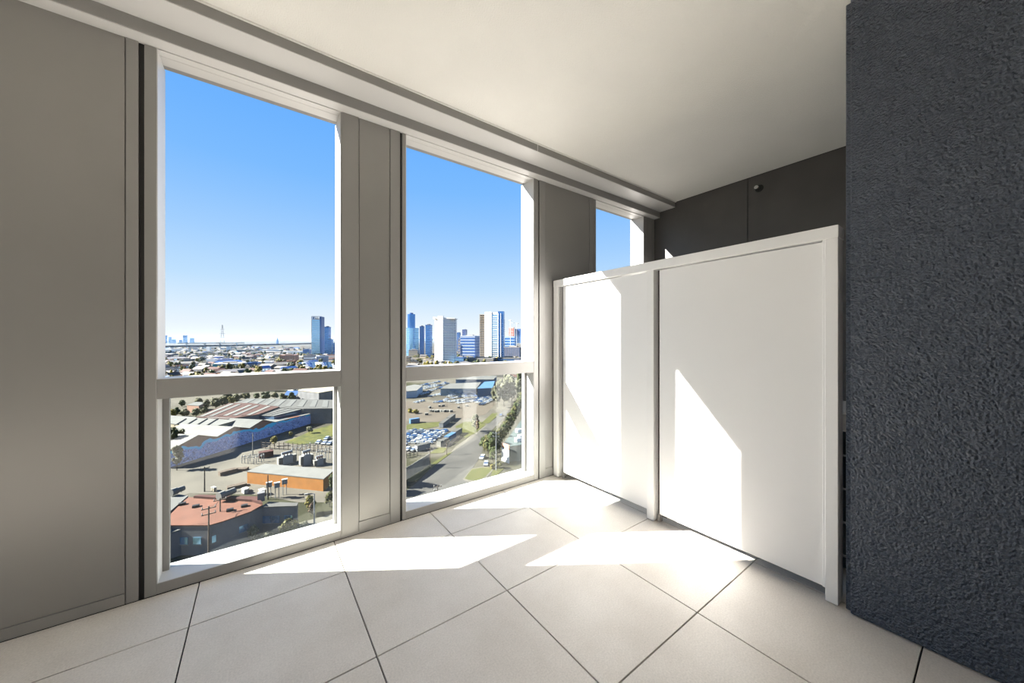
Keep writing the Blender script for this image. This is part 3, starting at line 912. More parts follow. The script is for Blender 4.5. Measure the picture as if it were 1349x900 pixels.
_, pB, hB = pole('timber power pole rising against the salmon roof ridge', 290, 711, 656, 1)
pole('dark power pole with white insulators in the dusty yard', 269.5, 648, 615, 1, m=E_dark)
pole('grey street lamp near the lower right corner of the first opening', 414, 696, 650, 0, True, name='street_lamp', m=E_steel)
pole('slim dark pole beside the cabinets by the brick hut', 353, 658.5, 626, 0, m=E_dark)
pole('slim pole standing before the mural wall', 333, 600, 571, 0, m=E_conc)
pole('power pole at the end of the concrete fence', 566.5, 617, 590, 1)
pole('thin power pole beside the low grey container', 588.5, 599.5, 580, 1)
pole('short power pole with crossarms at the near kerb', 576.5, 652, 639, 2)
pole('tall grey mast with pale fittings in front of the big tree', 653.5, 620, 569, 2, name='lamp_mast', m=E_steel)
# wires between the two near power poles
def wire(label, a, b, sag=0.7, r=0.022):
    base = Vector((a.x, a.y, a.z))
    mb = MB()
    N = 10
    pts = [a.lerp(b, i / N) - Vector((0, 0, sag * 4 * (i / N) * (1 - i / N))) for i in range(N + 1)]
    for p, q in zip(pts, pts[1:]):
        mb.tube(p, q, r, n=4)
    o = mb.build('power_line', E_dark, None, origin=base)
    o.location = base
    tag(o, label, 'power line', 'power lines of the near street')
pL = gp(150, 742)
for k, dx in enumerate((-1.1, 0.0, 1.1)):
    off = Vector((0, dx * 0.6, 0))
    wire('thin power line between the nearest pole and the roof ridge pole', pA + Vector((0, 0, hA - .2)) + off, pB + Vector((0, 0, hB - .2)) + off)
    wire('thin power line running left from the nearest timber power pole', pA + Vector((0, 0, hA * .66)) + off, pL + Vector((0, 0, hA * .66)) + off)

# ---- trees
GREENS = {
    'olive': [(112, 112, 62), (148, 142, 76), (84, 86, 48)],
    'green': [(94, 108, 56), (124, 134, 70), (70, 82, 42)],
    'yellow': [(176, 162, 66), (198, 180, 80), (132, 124, 56)],
    'pale': [(156, 156, 124), (182, 178, 146), (124, 126, 94)],
    'rust': [(168, 132, 98), (150, 120, 92), (120, 104, 80)],
}
CROWNS = {}
def ico(mb, c, r, rnd, sub=1):
    bm = bmesh.new()
    bmesh.ops.create_icosphere(bm, subdivisions=sub, radius=1.0)
    bm.verts.index_update()
    vs = []
    for v in bm.verts:
        k = 1 + rnd.uniform(-0.22, 0.22)
        vs.append((c[0] + v.co.x * r * k, c[1] + v.co.y * r * k, c[2] + v.co.z * r * 0.85 * k))
    mb.add(vs, [[v.index for v in f.verts] for f in bm.faces])
    bm.free()
def crown(kind, variant, leaves=420, aspect=1.6):
    """unit radius crown, height = aspect, bare stem in the lowest fifth"""
    key = (kind, variant, leaves, aspect)
    if key in CROWNS:
        return CROWNS[key]
    rnd = random.Random(variant * 31 + len(kind) * 7 + ord(kind[0]) + int(aspect * 100))
    mb = MB()
    lumps = []
    for i in range(int(9 + 5 * aspect)):
        a = rnd.uniform(0, 6.28)
        f = rnd.random()
        z = aspect * (0.26 + 0.56 * f)
        rr = rnd.uniform(0.1, 0.66) * math.sqrt(max(0.1, 1 - abs(f - 0.4) * 1.1))
        lumps.append(((rr * math.cos(a), rr * math.sin(a), z), rnd.uniform(0.26, 0.40) * min(1, aspect)))
    for c, r in lumps:
        mb.m = rnd.choice((0, 0, 2))
        ico(mb, c, r * 0.9, rnd)
    for i in range(int(leaves * (0.6 + 0.4 * aspect))):
        c, r = rnd.choice(lumps)
        u = Vector((rnd.gauss(0, 1), rnd.gauss(0, 1), rnd.gauss(0.2, 1))).normalized()
        p = Vector(c) + Vector((u.x, u.y, u.z * .85)) * r * rnd.uniform(0.85, 1.2)
        s = rnd.uniform(0.04, 0.085)
        a = u.orthogonal().normalized() * s
        a.rotate(Matrix.Rotation(rnd.uniform(0, 6.28), 3, u))
        b = (u.cross(a).normalized() + u * rnd.uniform(-.6, .6)) * s
        mb.m = rnd.choice((0, 1, 1, 2))
        mb.add([p - a - b, p + a - b, p + a + b, p - a + b], [(0, 1, 2, 3)])
    g = GREENS[kind]
    me = mb.mesh('crown', [mat('leaf_%s_%d' % (kind, i), lin(*c, EK * 1.9), rough=0.7, spec=0.2) for i, c in enumerate(g)])
    CROWNS[key] = me
    return me
TRUNK = MB().tube((0, 0, 0), (0.03, 0.01, 0.32), 0.06, 0.04, 6)
TRUNK.tube((0.03, 0.01, 0.30), (0.22, 0.05, 0.55), 0.035, 0.02, 5)
TRUNK.tube((0.03, 0.01, 0.30), (-0.2, -0.06, 0.56), 0.035, 0.02, 5)
TRUNK = TRUNK.mesh('trunk', E_bark)
tree_n = 0
def tree_at(p, h, r, kind, label, group=None, cat='tree', name='tree'):
    global tree_n
    tree_n += 1
    rz = (tree_n * 2.399) % 6.28
    t = thing(name, label, cat, p, rz, group)
    asp = min((0.8, 1.2, 1.7, 2.3, 3.0, 4.0), key=lambda q: abs(q - h / r))
    c = link('crown', crown(kind, tree_n % 3, 420, asp), t)
    c.scale = (r, r, h / asp)
    k = link('trunk', TRUNK, t)
    k.scale = (min(r, h * .5), min(r, h * .5), h)
    return t
def tree(px, yb, yt, wpx, kind, label, group=None, **kw):
    p = gp(px, yb)
    h = height_at(p, yt)
    r = width_at(p, px - wpx / 2, px + wpx / 2) / 2
    return tree_at(p, h / 0.97, r, kind, label, group, **kw)
NG = 'street trees by the salmon roofed factory'
tree(320, 709, 680, 17, 'olive', 'leafy tree against the dark factory wall left of the bushes')
tree(334, 714, 689, 19, 'pale', 'pale bushy tree between the two taller wall trees')
tree(352, 716, 700, 22, 'pale', 'low pale shrub at the kerb below the dark annex', cat='shrub', name='shrub')
tree(380, 706, 682, 30, 'olive', 'broad round tree in front of the dark annex')
tree(376, 692, 671, 15, 'rust', 'brownish bare looking tree against the dark annex gable')
tree(409, 676, 650, 18, 'yellow', 'yellow green tree beside the grey street lamp')
tree(410, 680, 663, 13, 'rust', 'reddish shrub under the yellow green tree by the street lamp', cat='shrub', name='shrub')
tree(434, 668, 646, 18, 'olive', 'tree at the right edge of the first opening near the brick hut')
tree(398, 702, 690, 24, 'pale', 'low pale hedge bush beside the footpath', cat='shrub', name='shrub')
tree(437, 648, 622, 12, 'green', 'dark tree at the corner of the orange brick hut')
tree(361, 588, 574, 13, 'yellow', 'yellowish tree at the foot of the mural wall')
tree(383, 575, 569, 8, 'yellow', 'small yellow bush before the mural wall', cat='shrub', name='shrub')
tree(407, 571, 562, 14, 'pale', 'pale bushes along the base of the mural wall', cat='shrub', name='shrub')
LG = 'trees beside the mural warehouse at the left'
for px, yb, yt, w, k in ((228, 606, 558, 24, 'olive'), (240, 598, 562, 18, 'olive'), (233, 620, 582, 22, 'pale'), (222, 590, 560, 20, 'green')):
    tree(px, yb, yt, w, k, 'tree crowding the left end of the mural warehouse', LG)
BG = 'trees beyond the warehouse roofs'
for px, yb, yt, w, k in ((232, 549, 536, 16, 'green'), (243, 550, 538, 18, 'olive'), (228, 552, 538, 14, 'yellow'), (258, 549, 538, 18, 'green'), (268, 546, 535, 16, 'olive'),
                         (272, 540, 526, 18, 'olive'), (284, 538, 524, 20, 'olive'), (294, 536, 521, 20, 'olive'), (262, 535, 524, 16, 'olive'), (304, 534, 521, 14, 'yellow'),
                         (312, 530, 518, 18, 'olive'), (324, 528, 517, 18, 'olive'), (338, 526, 518, 14, 'green'), (350, 528, 516, 18, 'green'), (362, 526, 517, 12, 'olive'), (240, 536, 527, 14, 'green'), (300, 528, 517, 20, 'green'), (373, 530, 517, 14, 'green'), (384, 530, 516, 14, 'green')):
    tree(px, yb, yt, w, k, 'tree in the green belt beyond the warehouse roofs', BG)
tree(347, 541, 530, 9, 'green', 'single small tree poking up between the grey sheds')
# right hand trees along the road
RG = 'big trees along the right side of the road'
for px, yb, yt, w, k in ((643, 601, 570, 20, 'olive'), (648, 606, 566, 22, 'green'), (638, 595, 574, 16, 'green'), (655, 604, 572, 16, 'green'), (650, 612, 588, 16, 'green'), (658, 594, 560, 16, 'olive')):
    tree(px, yb, yt, w, k, 'big dark tree clumped between road and teal roofed building', RG)
HG = 'row of trees climbing along the teal roof'
for i in range(11):
    f = i / 10
    tree(662 + f * 26, 586 - f * 46, 560 - f * 46, 15 - f * 3, ('olive', 'green')[i % 2], 'tree in the dense row running up behind the teal roof', HG)
PG = 'pale tall trees at the end of the road'
for px, yb, yt, w in ((655, 537, 503, 14), (664, 536, 497, 18), (674, 535, 492, 20), (684, 536, 494, 18), (658, 530, 496, 16), (670, 528, 488, 22), (650, 534, 506, 8)):
    tree(px, yb, yt, w, 'pale', 'tall pale grey green tree where the road ends', PG)
tree(626, 569, 543, 14, 'pale', 'slim pale tree on the grass patch beside the road')
tree(629, 571, 548, 7, 'rust', 'thin brown cypress beside the slim pale tree')
tree(656, 617, 606, 14, 'olive', 'low bushes under the tall grey mast', cat='shrub', name='shrub')
tree(649, 617.5, 612, 10, 'yellow', 'dry shrub at the edge of the grass island', cat='shrub', name='shrub')
for px, yb in ((540, 544), (548, 545)):
    tree(px, yb, yb - 5, 12, 'yellow', 'dry yellow bush at the left edge of the dirt yard', 'dry bushes of the dirt yard', cat='shrub', name='shrub')
# street tree hidden by the column whose shade falls across the near junction
for px, yb in ((508, 640), (488, 652)):
    tree(px, yb, yb - 48, 34, 'green', 'large street tree behind the wall column at the junction', 'street trees behind the column')

# ---- cars
def car_mesh(name, col, van=False):
    mb = MB()
    mb.m = 0
    L_, W_ = 4.5, 1.8
    def sect(x, zb, zt, hw):
        return [(x, -hw, zb), (x, hw, zb), (x, hw, zt), (x, -hw, zt)]
    def loft(secs):
        o = []
        for s in secs:
            o += s
        n = len(secs)
        fs = [(0, 1, 2, 3), tuple(4 * (n - 1) + i for i in (3, 2, 1, 0))]
        for k in range(n - 1):
            for i in range(4):
                a, b = 4 * k + i, 4 * k + (i + 1) % 4
                fs.append((a, a + 4, b + 4, b))
        mb.add(o, fs)
    loft([sect(-2.25, .45, .75, .78), sect(-2.0, .25, .92, .88), sect(-.9, .22, .95, .9), sect(.9, .22, .98, .9), sect(2.0, .25, .9, .88), sect(2.25, .45, .7, .78)])
    if van:
        loft([sect(-1.6, .9, 1.0, .86), sect(-1.0, .9, 1.95, .82), sect(2.1, .9, 2.0, .84), sect(2.2, .9, 1.1, .86)])
        mb.m = 1
        loft([sect(-1.52, 1.02, 1.06, .87), sect(-1.02, 1.02, 1.75, .84), sect(.1, 1.02, 1.75, .85), sect(.2, 1.02, 1.05, .87)])
    else:
        mb.m = 1
        loft([sect(-1.15, .93, .97, .82), sect(-.45, .93, 1.38, .70), sect(.95, .93, 1.40, .70), sect(1.75, .93, 1.0, .82)])
        mb.m = 0
        loft([sect(-.62, 1.28, 1.36, .72), sect(-.4, 1.30, 1.47, .74), sect(1.0, 1.30, 1.49, .74), sect(1.35, 1.2, 1.36, .74)])
    mb.m = 2
    for x in (-1.4, 1.4):
        for y in (-.86, .86):
            mb.tube((x, y - .1, .32), (x, y + .1, .32), .32, n=8)
    return mb.mesh(name, [col, E_dglass, E_black])
CARS = {c: car_mesh('car', mat('car_paint_' + c, lin(*rgb, 0.36), 0.25, spec=0.6)) for c, rgb in
        dict(white=(240, 240, 238), silver=(196, 200, 206), grey=(120, 126, 136), blue=(84, 122, 178), navy=(60, 72, 100), red=(176, 70, 60)).items()}
VAN = car_mesh('van', mat('van_paint', lin(240, 240, 236, 0.4), 0.3), True)
def car(p, yaw, colour, label, group=None, mesh=None):
    o = link('car' if mesh is None else 'van', mesh or CARS[colour])
    o.location = p
    o.rotation_euler = (0, 0, yaw)
    return tag(o, (colour + ' ' + label) if group else label, 'car' if mesh is None else 'van', group)
def heading(pxa, pxb):
    d = gp(*pxb) - gp(*pxa)
    return math.atan2(d.y, d.x)
RD = heading((567, 618), (620, 578))
car(gp(636, 604), RD, 'white', 'white car driving on the road beside the big trees')
car(gp(640.5, 612.5), RD + 0.2, 'silver', 'silver car turning by the grass traffic island')
car(gp(660, 548), RD + 0.1, 'grey', 'grey car far up the road where it bends')
pal = ['white', 'silver', 'white', 'grey', 'silver', 'blue', 'navy', 'white']
rc = random.Random(5)
def row(p0, p1, yaw, label, group, gap=2.9, keep=1.0):
    a, b = gp(*p0), gp(*p1)
    n = max(1, int((b - a).length / gap))
    for i in range(n + 1):
        if rc.random() > keep:
            continue
        p = a.lerp(b, i / max(1, n))
        p = p + Vector((rc.uniform(-.3, .3), rc.uniform(-.3, .3), 0.06))
        car(p, yaw + rc.uniform(-.08, .08) + (math.pi if rc.random() < .4 else 0), rc.choice(pal), label, group)
L1, G1 = 'car parked in the tight rows beside the low containers', 'cars in the crowded lot beside the containers'
rowdir = heading((545, 584), (566, 569))
for p0, p1 in (((533, 577), (546, 568.5)), ((534, 584), (556, 569)), ((545.5, 584.5), (567, 569.5)), ((557, 585), (577, 570)), ((564.5, 585), (586, 569)), ((527, 590), (534, 584))):
    row(p0, p1, rowdir + math.pi / 2, L1, G1)
L2, G2 = 'car in the distant scattered rows before the long canopy', 'cars before the long canopy shed'
for p0, p1, k in (((553, 521), (563, 518), 1), ((578, 521), (590, 516), .9), ((592, 523), (606, 519), .95), ((588, 527), (622, 521), .9), ((592, 530), (640, 525), .9), ((604, 532), (632, 528), .9), ((612, 524), (640, 521), .85), ((567, 523), (575, 521), .8), ((548, 531), (556, 529), 1), ((574, 531), (586, 529), 1)):
    row(p0, p1, RD + math.pi / 2, L2, G2, 3.4, k)
L3, G3 = 'car in the far rows behind the white and blue warehouse', 'cars in the far lot by the blue warehouse'
for p0, p1 in (((556, 513.5), (590, 506)), ((560, 510.5), (586, 505)), ((566, 516), (586, 510)), ((552, 509), (578, 503.5))):
    row(p0, p1, RD + math.pi / 2, L3, G3, 3.6, 0.8)
L4, G4 = 'car in the short row at the right of the canopy shed', 'cars right of the canopy shed'
for p0, p1 in (((630, 531), (649, 522)), ((634, 534), (650, 526))):
    row(p0, p1, RD + math.pi / 2, L4, G4, 3.0, 0.95)
for i, px in enumerate((420, 428, 435, 431)):
    car(gp(px, (584, 585, 585.5, 579)[i]), RD + 0.3, ('white', 'white', 'silver', 'silver')[i], 'car parked on the grass slope by the timber fence', 'cars on the grass slope')
for i in range(9):
    car(gp(408 + i * 3.4, 528.5), RD, pal[i % 8], 'small car in front of the cream roofed hall', 'cars by the cream roofed hall')
for i, px in enumerate((537.5, 545, 552)):
    car(gp(px, 593 + (i % 2)), rowdir, ('white', 'silver', 'blue')[i], 'car parked behind the short dark fence', 'cars behind the dark fence')
LT, GT = 'small white bin in the line across the dirt yard', 'white bins on the dirt yard'
BIN = MB().bevbox(-1.1, 1.1, -.7, .7, 0, 1.3, .1)
BIN.m = 1
BIN.bevbox(-1.2, 1.2, -.8, .8, 1.3, 1.5, .05)
BIN = BIN.mesh('skip_bin', [E_white, E_conc])
for i in range(9):
    o = link('skip_bin', BIN)
    o.location = gp(567 + i * 3.4, 542.5 + (i % 3) * .3)
    o.rotation_euler = (0, 0, RD + .3 * i)
    tag(o, LT, 'bin', GT)
for px, py in ((604, 538), (615, 536), (566, 538), (579, 536), (584, 535.5), (562, 547)):
    o = link('skip_bin', BIN)
    o.location = gp(px, py)
    o.rotation_euler = (0, 0, px)
    tag(o, 'stray pale bin standing alone on the dirt yard', 'bin', 'stray bins on the dirt yard')

# ---- shipping containers
def container(label, pa, pb, m, n=1, h=2.6):
    a, b = gp(*pa), gp(*pb)
    d = b - a
    yaw = math.atan2(d.y, d.x)
    Lc = d.length
    t = thing('shipping_container', label, 'container', a.lerp(b, .5), yaw, 'shipping containers beside the road')
    MB().bevbox(-Lc / 2, Lc / 2, -1.22, 1.22, .12, h, .05).build('body', m, t)
    k = int(Lc / 0.9)
    rb = MB()
    for i in range(k + 1):
        x = -Lc / 2 + .2 + i * (Lc - .4) / max(1, k)
        rb.box(x - .12, x + .12, -1.28, 1.28, .3, h - .1)
    tag(rb.build('ribs', m, t), kind='stuff')
    MB().bevbox(-Lc / 2 - .05, Lc / 2 + .05, -1.26, 1.26, h - .05, h + .12, .03).build('roof', E_grey if m is not E_blue else E_blue, t)
    MB().box(-Lc / 2 + .3, Lc / 2 - .3, -1.1, 1.1, 0, .12).build('skid', E_dark, t)
container('blue container alone left of the grass patch', (540, 558.3), (552, 556.5), E_blue)
container('long blue grey container pointing away behind the cars', (581, 564), (590, 557), E_steel)
container('grey container at the far end of the long blue grey one', (590.5, 556.5), (597.5, 551), E_conc)
container('nearest grey container beside the car rows', (578, 589), (589, 584), E_conc)
container('pale blue container between two grey ones by the road', (588, 582.5), (598, 576.5), E_blue)
container('grey container nearest the road bend', (598, 575.5), (606, 570.5), E_steel)
container('grey container behind the short dark fence', (548, 595), (565, 590.5), E_steel)

# ---- sheds of the middle opening
t, b0 = shed('canopy_shed', 'long open canopy with pale blue roof behind the cars', 'shed', [(580, 512), (592, 505.5), (634, 503.5), (627, 512)], 6.5, E_dglass, E_lgrey)
for i in range(8):
    p = gp(588 + i * 5.2, 519.5 - 0.1 * i)
    MB().tube(p, p + Vector((0, 0, 6.2)), .3, n=6).build('column', E_chalk, t, origin=b0)
shed('white_hall', 'white hall with blue gable at the left edge of the middle opening', 'hall', [(520, 512), (546, 506.5), (557, 508), (549, 514.5), (530, 516)], 6.0, mat('pale_blue_wall', lin(196, 212, 232, 0.5)), E_white)
shed('blue_hall', 'blue glazed hall at the right end of the canopy shed', 'hall', [(629, 512), (638, 503), (652, 502), (649, 511)], 8.0, E_blue, E_blue)
shed('flat_hall', 'flat grey roofed hall behind the canopy shed', 'hall', [(600, 500), (612, 496), (655, 495), (650, 500)], 7.0, E_blue, E_lgrey)
t, b0 = shed('teal_roof_building', 'building with teal grey roof at the right edge of the middle opening', 'building', [(671, 588), (664, 584), (690, 549), (720, 545), (720, 582)], 6.5, mat('khaki_wall', lin(170, 160, 136, 0.5), noise=(.2, .1)), emat('teal_roof', 150, 172, 170, noise=(.3, .15)))
a, b = gp(661.5, 585, 6.9), gp(671, 588.5, 6.9)
n_ = Vector((b.y - a.y, -(b.x - a.x), 0)).normalized() * .3
MB().prism([(v.x, v.y) for v in (a + n_, b + n_, b - n_, a - n_)], ZG + 5.6, ZG + 7.4).build('fascia', mat('orange_fascia', lin(236, 168, 136, 0.5)), t, origin=b0)
MB().prism([(v.x, v.y) for v in (a + n_ * 1.2, b + n_ * 1.2, b + n_ * .2, a + n_ * .2)], ZG + .2, ZG + 5.5).build('shopfront', E_slab, t, origin=b0)
for px, py in ((683, 568), (686, 576), (682, 580)):
    p = gp(px, py, 7)
    MB().prism([(p.x - 1.2, p.y - .9), (p.x + 1.2, p.y - .9), (p.x + 1.2, p.y + .9), (p.x - 1.2, p.y + .9)], ZG + 6.5, ZG + 8).build('roof_unit', E_slab, t, origin=b0)

# ---- buildings beyond the warehouses seen under the first transom
shed('cream_hall', 'hall with broad cream roof at the upper right of the lower first pane', 'hall', [(392, 514), (420, 517.5), (440, 514), (460, 508), (420, 507)], 9.0, E_dwall, E_cream)
t, b0 = shed('brick_house', 'low house with pale hipped roof among the trees', 'house', [(246, 533.5), (258, 529.5), (272, 530), (262, 534.5)], 5.0, E_pink, E_lgrey)
shed('blue_glass_block', 'dark blue glazed block left of the cream roofed hall', 'building', [(374, 521), (390, 521), (394, 515), (378, 515)], 5.0, E_bglass, E_navy)

# =================================================================== MID DISTANCE AND CITY
def tower(name, label, px0, px1, ytop, ybase, dep, m_body, bands=0, m_band=None, rot=0.0, cat='tower', group=None, bh=1.1, inset=0.0, crownm=None, fins=0, m_fin=None):
    p = gp((px0 + px1) / 2, ybase)
    w = width_at(p, px0, px1)
    h = height_at(p, ytop)
    turn = 0.35                                   # the street grid lies askew to the view
    sn, cs = math.sin(turn), math.cos(turn)
    dep = min(dep, 0.32 * w / sn)
    yaw = face(p)
    p = p - Vector((math.cos(yaw), math.sin(yaw), 0)) * dep * sn / 2
    w = (w - dep * sn) / cs
    t = thing(name, label, cat, p, yaw + rot - turn, group)
    MB().box(-w / 2, w / 2, 0, dep, 0, h).build('body', m_body, t)
    if bands:
        me = MB().box(-w / 2 - .35, w / 2 + .35, -.35, dep + .35, -bh / 2, bh / 2).mesh('floor_band', m_band)
        for i in range(bands):
            o = link('floor_band', me, t)
            o.location = (0, 0, h * (i + 1) / (bands + 0.3))
    if fins:
        me = MB().box(-.4, .4, -.5, .3, 0, h).mesh('fin', m_fin)
        for i in range(fins):
            o = link('fin', me, t)
            o.location = (-w / 2 + w * i / (fins - 1), 0, 0)
    MB().box(-w / 2 - .3, w / 2 + .3, -.3, dep + .3, h, h + 1.2).build('parapet', crownm or m_band or m_body, t)
    MB().box(-w * .25, w * .25, dep * .3, dep * .7, h + 1.2, h + 3.5).build('plant_room', E_conc, t)
    return t, p, w, h

# first opening: glass office tower
t, p, w, h = tower('office_tower', 'tall glass office tower with white banded floors right of the first opening', 411, 425.6, 421, 468.5, 26, E_cglass, 22, E_slab, 0.0, bh=.9)
MB().box(-w / 2 - 1.6, -w / 2 - .2, -.6, 26, 0, h + 10).build('edge_column', E_slab, t)
MB().box(w / 2 + .2, w / 2 + 4.5, -.2, 26, 0, h + 9).build('side_wall', E_navy, t)
for k in range(5):
    x = -w / 2 + w * k / 4
    MB().box(x - .7, x + .7, 0, 1.5, h, h + 9).build('crown_column', E_dark if k else E_slab, t)
MB().box(-w / 2 - 1.6, w / 2 + 4.5, -.4, 4, h + 8.6, h + 10.2).build('crown_beam', E_slab, t)
tower('office_tower', 'blue tower with darker right half behind the white banded tower', 427.5, 436, 431, 467, 30, E_bglass, 16, E_navy, 0.0)
tower('office_tower', 'lower blue block in front of the darker blue tower', 431, 439, 447.5, 468, 30, E_bglass, 9, E_navy)
tower('office_tower', 'dark blue block at the right edge of the first opening', 438.5, 446, 452.5, 468, 30, E_navy, 6, E_bglass)
# brick stores and white halls
t, p, w, h = tower('brick_store', 'long pink brick store with pale buttresses', 369, 395, 468.5, 476.5, 30, E_pink, 0, None, 0.05, 'building', fins=9, m_fin=E_cream)
tower('brick_store', 'small red brick block in front of the pink brick store', 377, 390, 476, 480, 14, mat('red_brick_far', lin(206, 130, 104, 0.5)), 1, E_pink, 0.05, 'building')
tower('white_hall', 'white stepped hall right of the pink brick store', 400, 416, 469, 477, 25, E_slab, 2, E_dwall, 0, 'hall', bh=2)
tower('grey_hall', 'grey box hall beside the white stepped hall', 416.5, 433, 470, 477.5, 30, mat('blue_grey_wall', lin(160, 172, 196, 0.5)), 0, None, 0, 'hall')
tower('white_hall', 'large white shed with blue grey side wall in the left middle distance', 272, 287.5, 473.5, 480.5, 40, E_slab, 0, None, 0.1, 'hall')
tower('grey_hall', 'blue grey shed joined to the right of the large white shed', 287.5, 309, 473.8, 479.5, 40, mat('lilac_wall', lin(150, 160, 200, 0.5)), 0, None, 0.1, 'hall')
t, p, w, h = tower('teal_shed', 'low shed with teal end wall and white roof', 281, 326, 479.5, 484.5, 30, E_lgrey, 1, E_slab, 0, 'shed')
MB().box(-w / 2 - .5, -w / 2 + w * .16, -.6, 2, 0, h * .9).build('end_wall', E_teal, t)
for i, (x0, x1, yt, yb, m, lab) in enumerate((
        (218, 248, 460.4, 463.5, E_slab, 'long white roofed store below the bridge at the far left'),
        (236, 258, 474, 477, E_lgrey, 'pale grey shed left of the large white shed'),
        (218, 236, 477, 480, E_slab, 'low white shed at the left edge above the transom'),
        (256, 276, 472.2, 474.2, E_lgrey, 'flat pale roof behind the large white shed'),
        (262, 279, 479.8, 484.5, E_dwall, 'dark roofed house block left of the teal shed'),
        (300, 345, 461.8, 464, E_dwall, 'long dark store under the right part of the bridge'),
        (345, 374, 461, 463.5, E_slab, 'long white store right of the bridge piers'),
        (372, 400, 463.2, 466.5, E_slab, 'white roofed store behind the pink brick store'),
        (399, 411, 461, 467, E_navy, 'dark blue low block left of the white banded tower'),
        (344, 362, 477, 480.5, E_slab, 'white terrace of units before the pink brick store'),
        (326, 346, 478.5, 482.5, E_navy, 'dark blue shed left of the white terrace'))):
    tower('store', lab, x0, x1, yt, yb, 25, m, 0, None, 0.05, 'building')
# far skyline at the left
for i, (x0, x1, yt) in enumerate(((215, 220.5, 442), (222, 226.2, 444), (226.4, 232, 447), (236, 240, 447.5), (241, 247, 442), (250, 256, 445.3))):
    pp = gd((x0 + x1) / 2, 4300)
    w = (x1 - x0) / FPX * 4300 * math.cos(math.atan((674.5 - x0) / FPX))
    h = height_at(pp, yt)
    t = thing('distant_tower', 'hazy tower block on the far left skyline', 'tower', pp, face(pp), 'far left skyline towers')
    MB().box(-w / 2, w / 2, 0, 40, 0, h).build('body', E_navy, t)
    for k in range(4):
        MB().box(-w / 2 - .5, w / 2 + .5, -.6, 0, h * (k + .7) / 4.2, h * (k + 1.2) / 4.2).build('window_band', E_bglass, t)

# bridge
def bridge(label, pts, deck_h, th, wd, piers, m):
    P_ = [gd(px, dd) for px, dd in pts]
    base = P_[0]
    t = thing('road_bridge', label, 'bridge', base)
    for a, b in zip(P_, P_[1:]):
        d = (b - a).normalized()
        n_ = Vector((-d.y, d.x, 0)) * wd / 2
        MB().prism([(v.x, v.y) for v in (a - n_, b - n_, b + n_, a + n_)], ZG + deck_h - th, ZG + deck_h).build('deck', m, t, origin=base)
        for s in (-1, 1):
            o_ = n_ * s
            MB().prism([(v.x, v.y) for v in (a + o_, b + o_, b + o_ * .96, a + o_ * .96)], ZG + deck_h, ZG + deck_h + 1.4).build('parapet', E_conc, t, origin=base)
    for px, dd, wpx in piers:
        p = gd(px, dd)
        w = wpx / FPX * dd * .7
        u = Vector((RX, RY, 0))
        v_ = Vector((FX, FY, 0))
        q = [p - u * w / 2 - v_ * 3, p + u * w / 2 - v_ * 3, p + u * w / 2 + v_ * 3, p - u * w / 2 + v_ * 3]
        MB().prism([(k.x, k.y) for k in q], ZG, ZG + deck_h - th).build('pier', E_slab, t, origin=base)
bridge('long viaduct on white piers crossing the left distance', [(180, 1100), (235, 1300), (300, 1420), (360, 1700), (430, 2300)], 26, 4.5, 26,
       [(275, 1340, 6), (301, 1410, 5.5), (330, 1550, 2.5), (250, 1320, 2.5)], emat('viaduct_deck', 128, 112, 122))
bridge('thin upper viaduct deck farther behind the piered one', [(236, 2050), (300, 2100), (322, 2150)], 28, 3.0, 24, [(246, 2060, 2), (270, 2080, 2), (290, 2095, 2), (312, 2120, 2)], emat('far_deck', 140, 140, 156))

# lattice transmission tower
pt = gd(293, 2000)
t = thing('lattice_tower', 'slender steel lattice transmission tower on the left horizon', 'tower', pt, face(pt))
hT = height_at(pt, 428)
lat = MB()
lev = [(0, 14), (.25, 9), (.5, 6), (.75, 3.5), (1, 1.2)]
for (f0, w0), (f1, w1) in zip(lev, lev[1:]):
    c0 = [Vector((s * w0, q * w0, f0 * hT)) for s, q in ((-1, -1), (1, -1), (1, 1), (-1, 1))]
    c1 = [Vector((s * w1, q * w1, f1 * hT)) for s, q in ((-1, -1), (1, -1), (1, 1), (-1, 1))]
    for i in range(4):
        lat.tube(c0[i], c1[i], .9, n=4)
        lat.tube(c0[i], c1[(i + 1) % 4], .55, n=4)
        lat.tube(c0[(i + 1) % 4], c1[i], .55, n=4)
lat.build('lattice', E_steel, t)
for f, L_ in ((.45, 16), (.62, 13), (.8, 9)):
    MB().tube((-L_, 0, hT * f), (L_, 0, hT * f), .8, n=4).build('crossarm', E_steel, t)
pd = gd(365.5, 3600)
t = thing('distant_spire', 'tiny spire on the horizon left of the glass office tower', 'spire', pd, face(pd))
MB().tube((0, 0, 0), (0, 0, 40), 12, 9, 8).build('base', E_navy, t)
MB().tube((0, 0, 40), (0, 0, 66), 9, 1, 8).build('cap', E_navy, t)

# city towers of the middle opening
# white curved apartment tower
p = gp(584.7, 478)
w = width_at(p, 569.5, 600)
h = height_at(p, 420)
t = thing('apartment_tower', 'white apartment tower with curved front and banded balconies', 'tower', p, face(p) - 0.3)
def oval(a, b, n=28):
    return [(a * math.cos(2 * math.pi * i / n), b + b * math.sin(2 * math.pi * i / n)) for i in range(n)]
MB().prism(oval(w * .47, 15), 0, h).build('glass_body', E_dglass, t)
me = MB().prism(oval(w * .5, 16), -1.15, 1.15).mesh('floor_slab', E_slab)
NF = 26
for i in range(NF):
    o = link('floor_slab', me, t)
    o.location = (0, -1, h * (i + .6) / NF)
MB().box(-w * .26, -w * .03, -2.0, 8, 0, h + 6).build('blank_wall', E_slab, t)
MB().prism([(-w * .5, -.5), (w * .5, -.5), (w * .5, 24), (-w * .5, 24)], h, [h + 4, h + .8, h + .8, h + 4]).build('sloped_crown', E_slab, t)
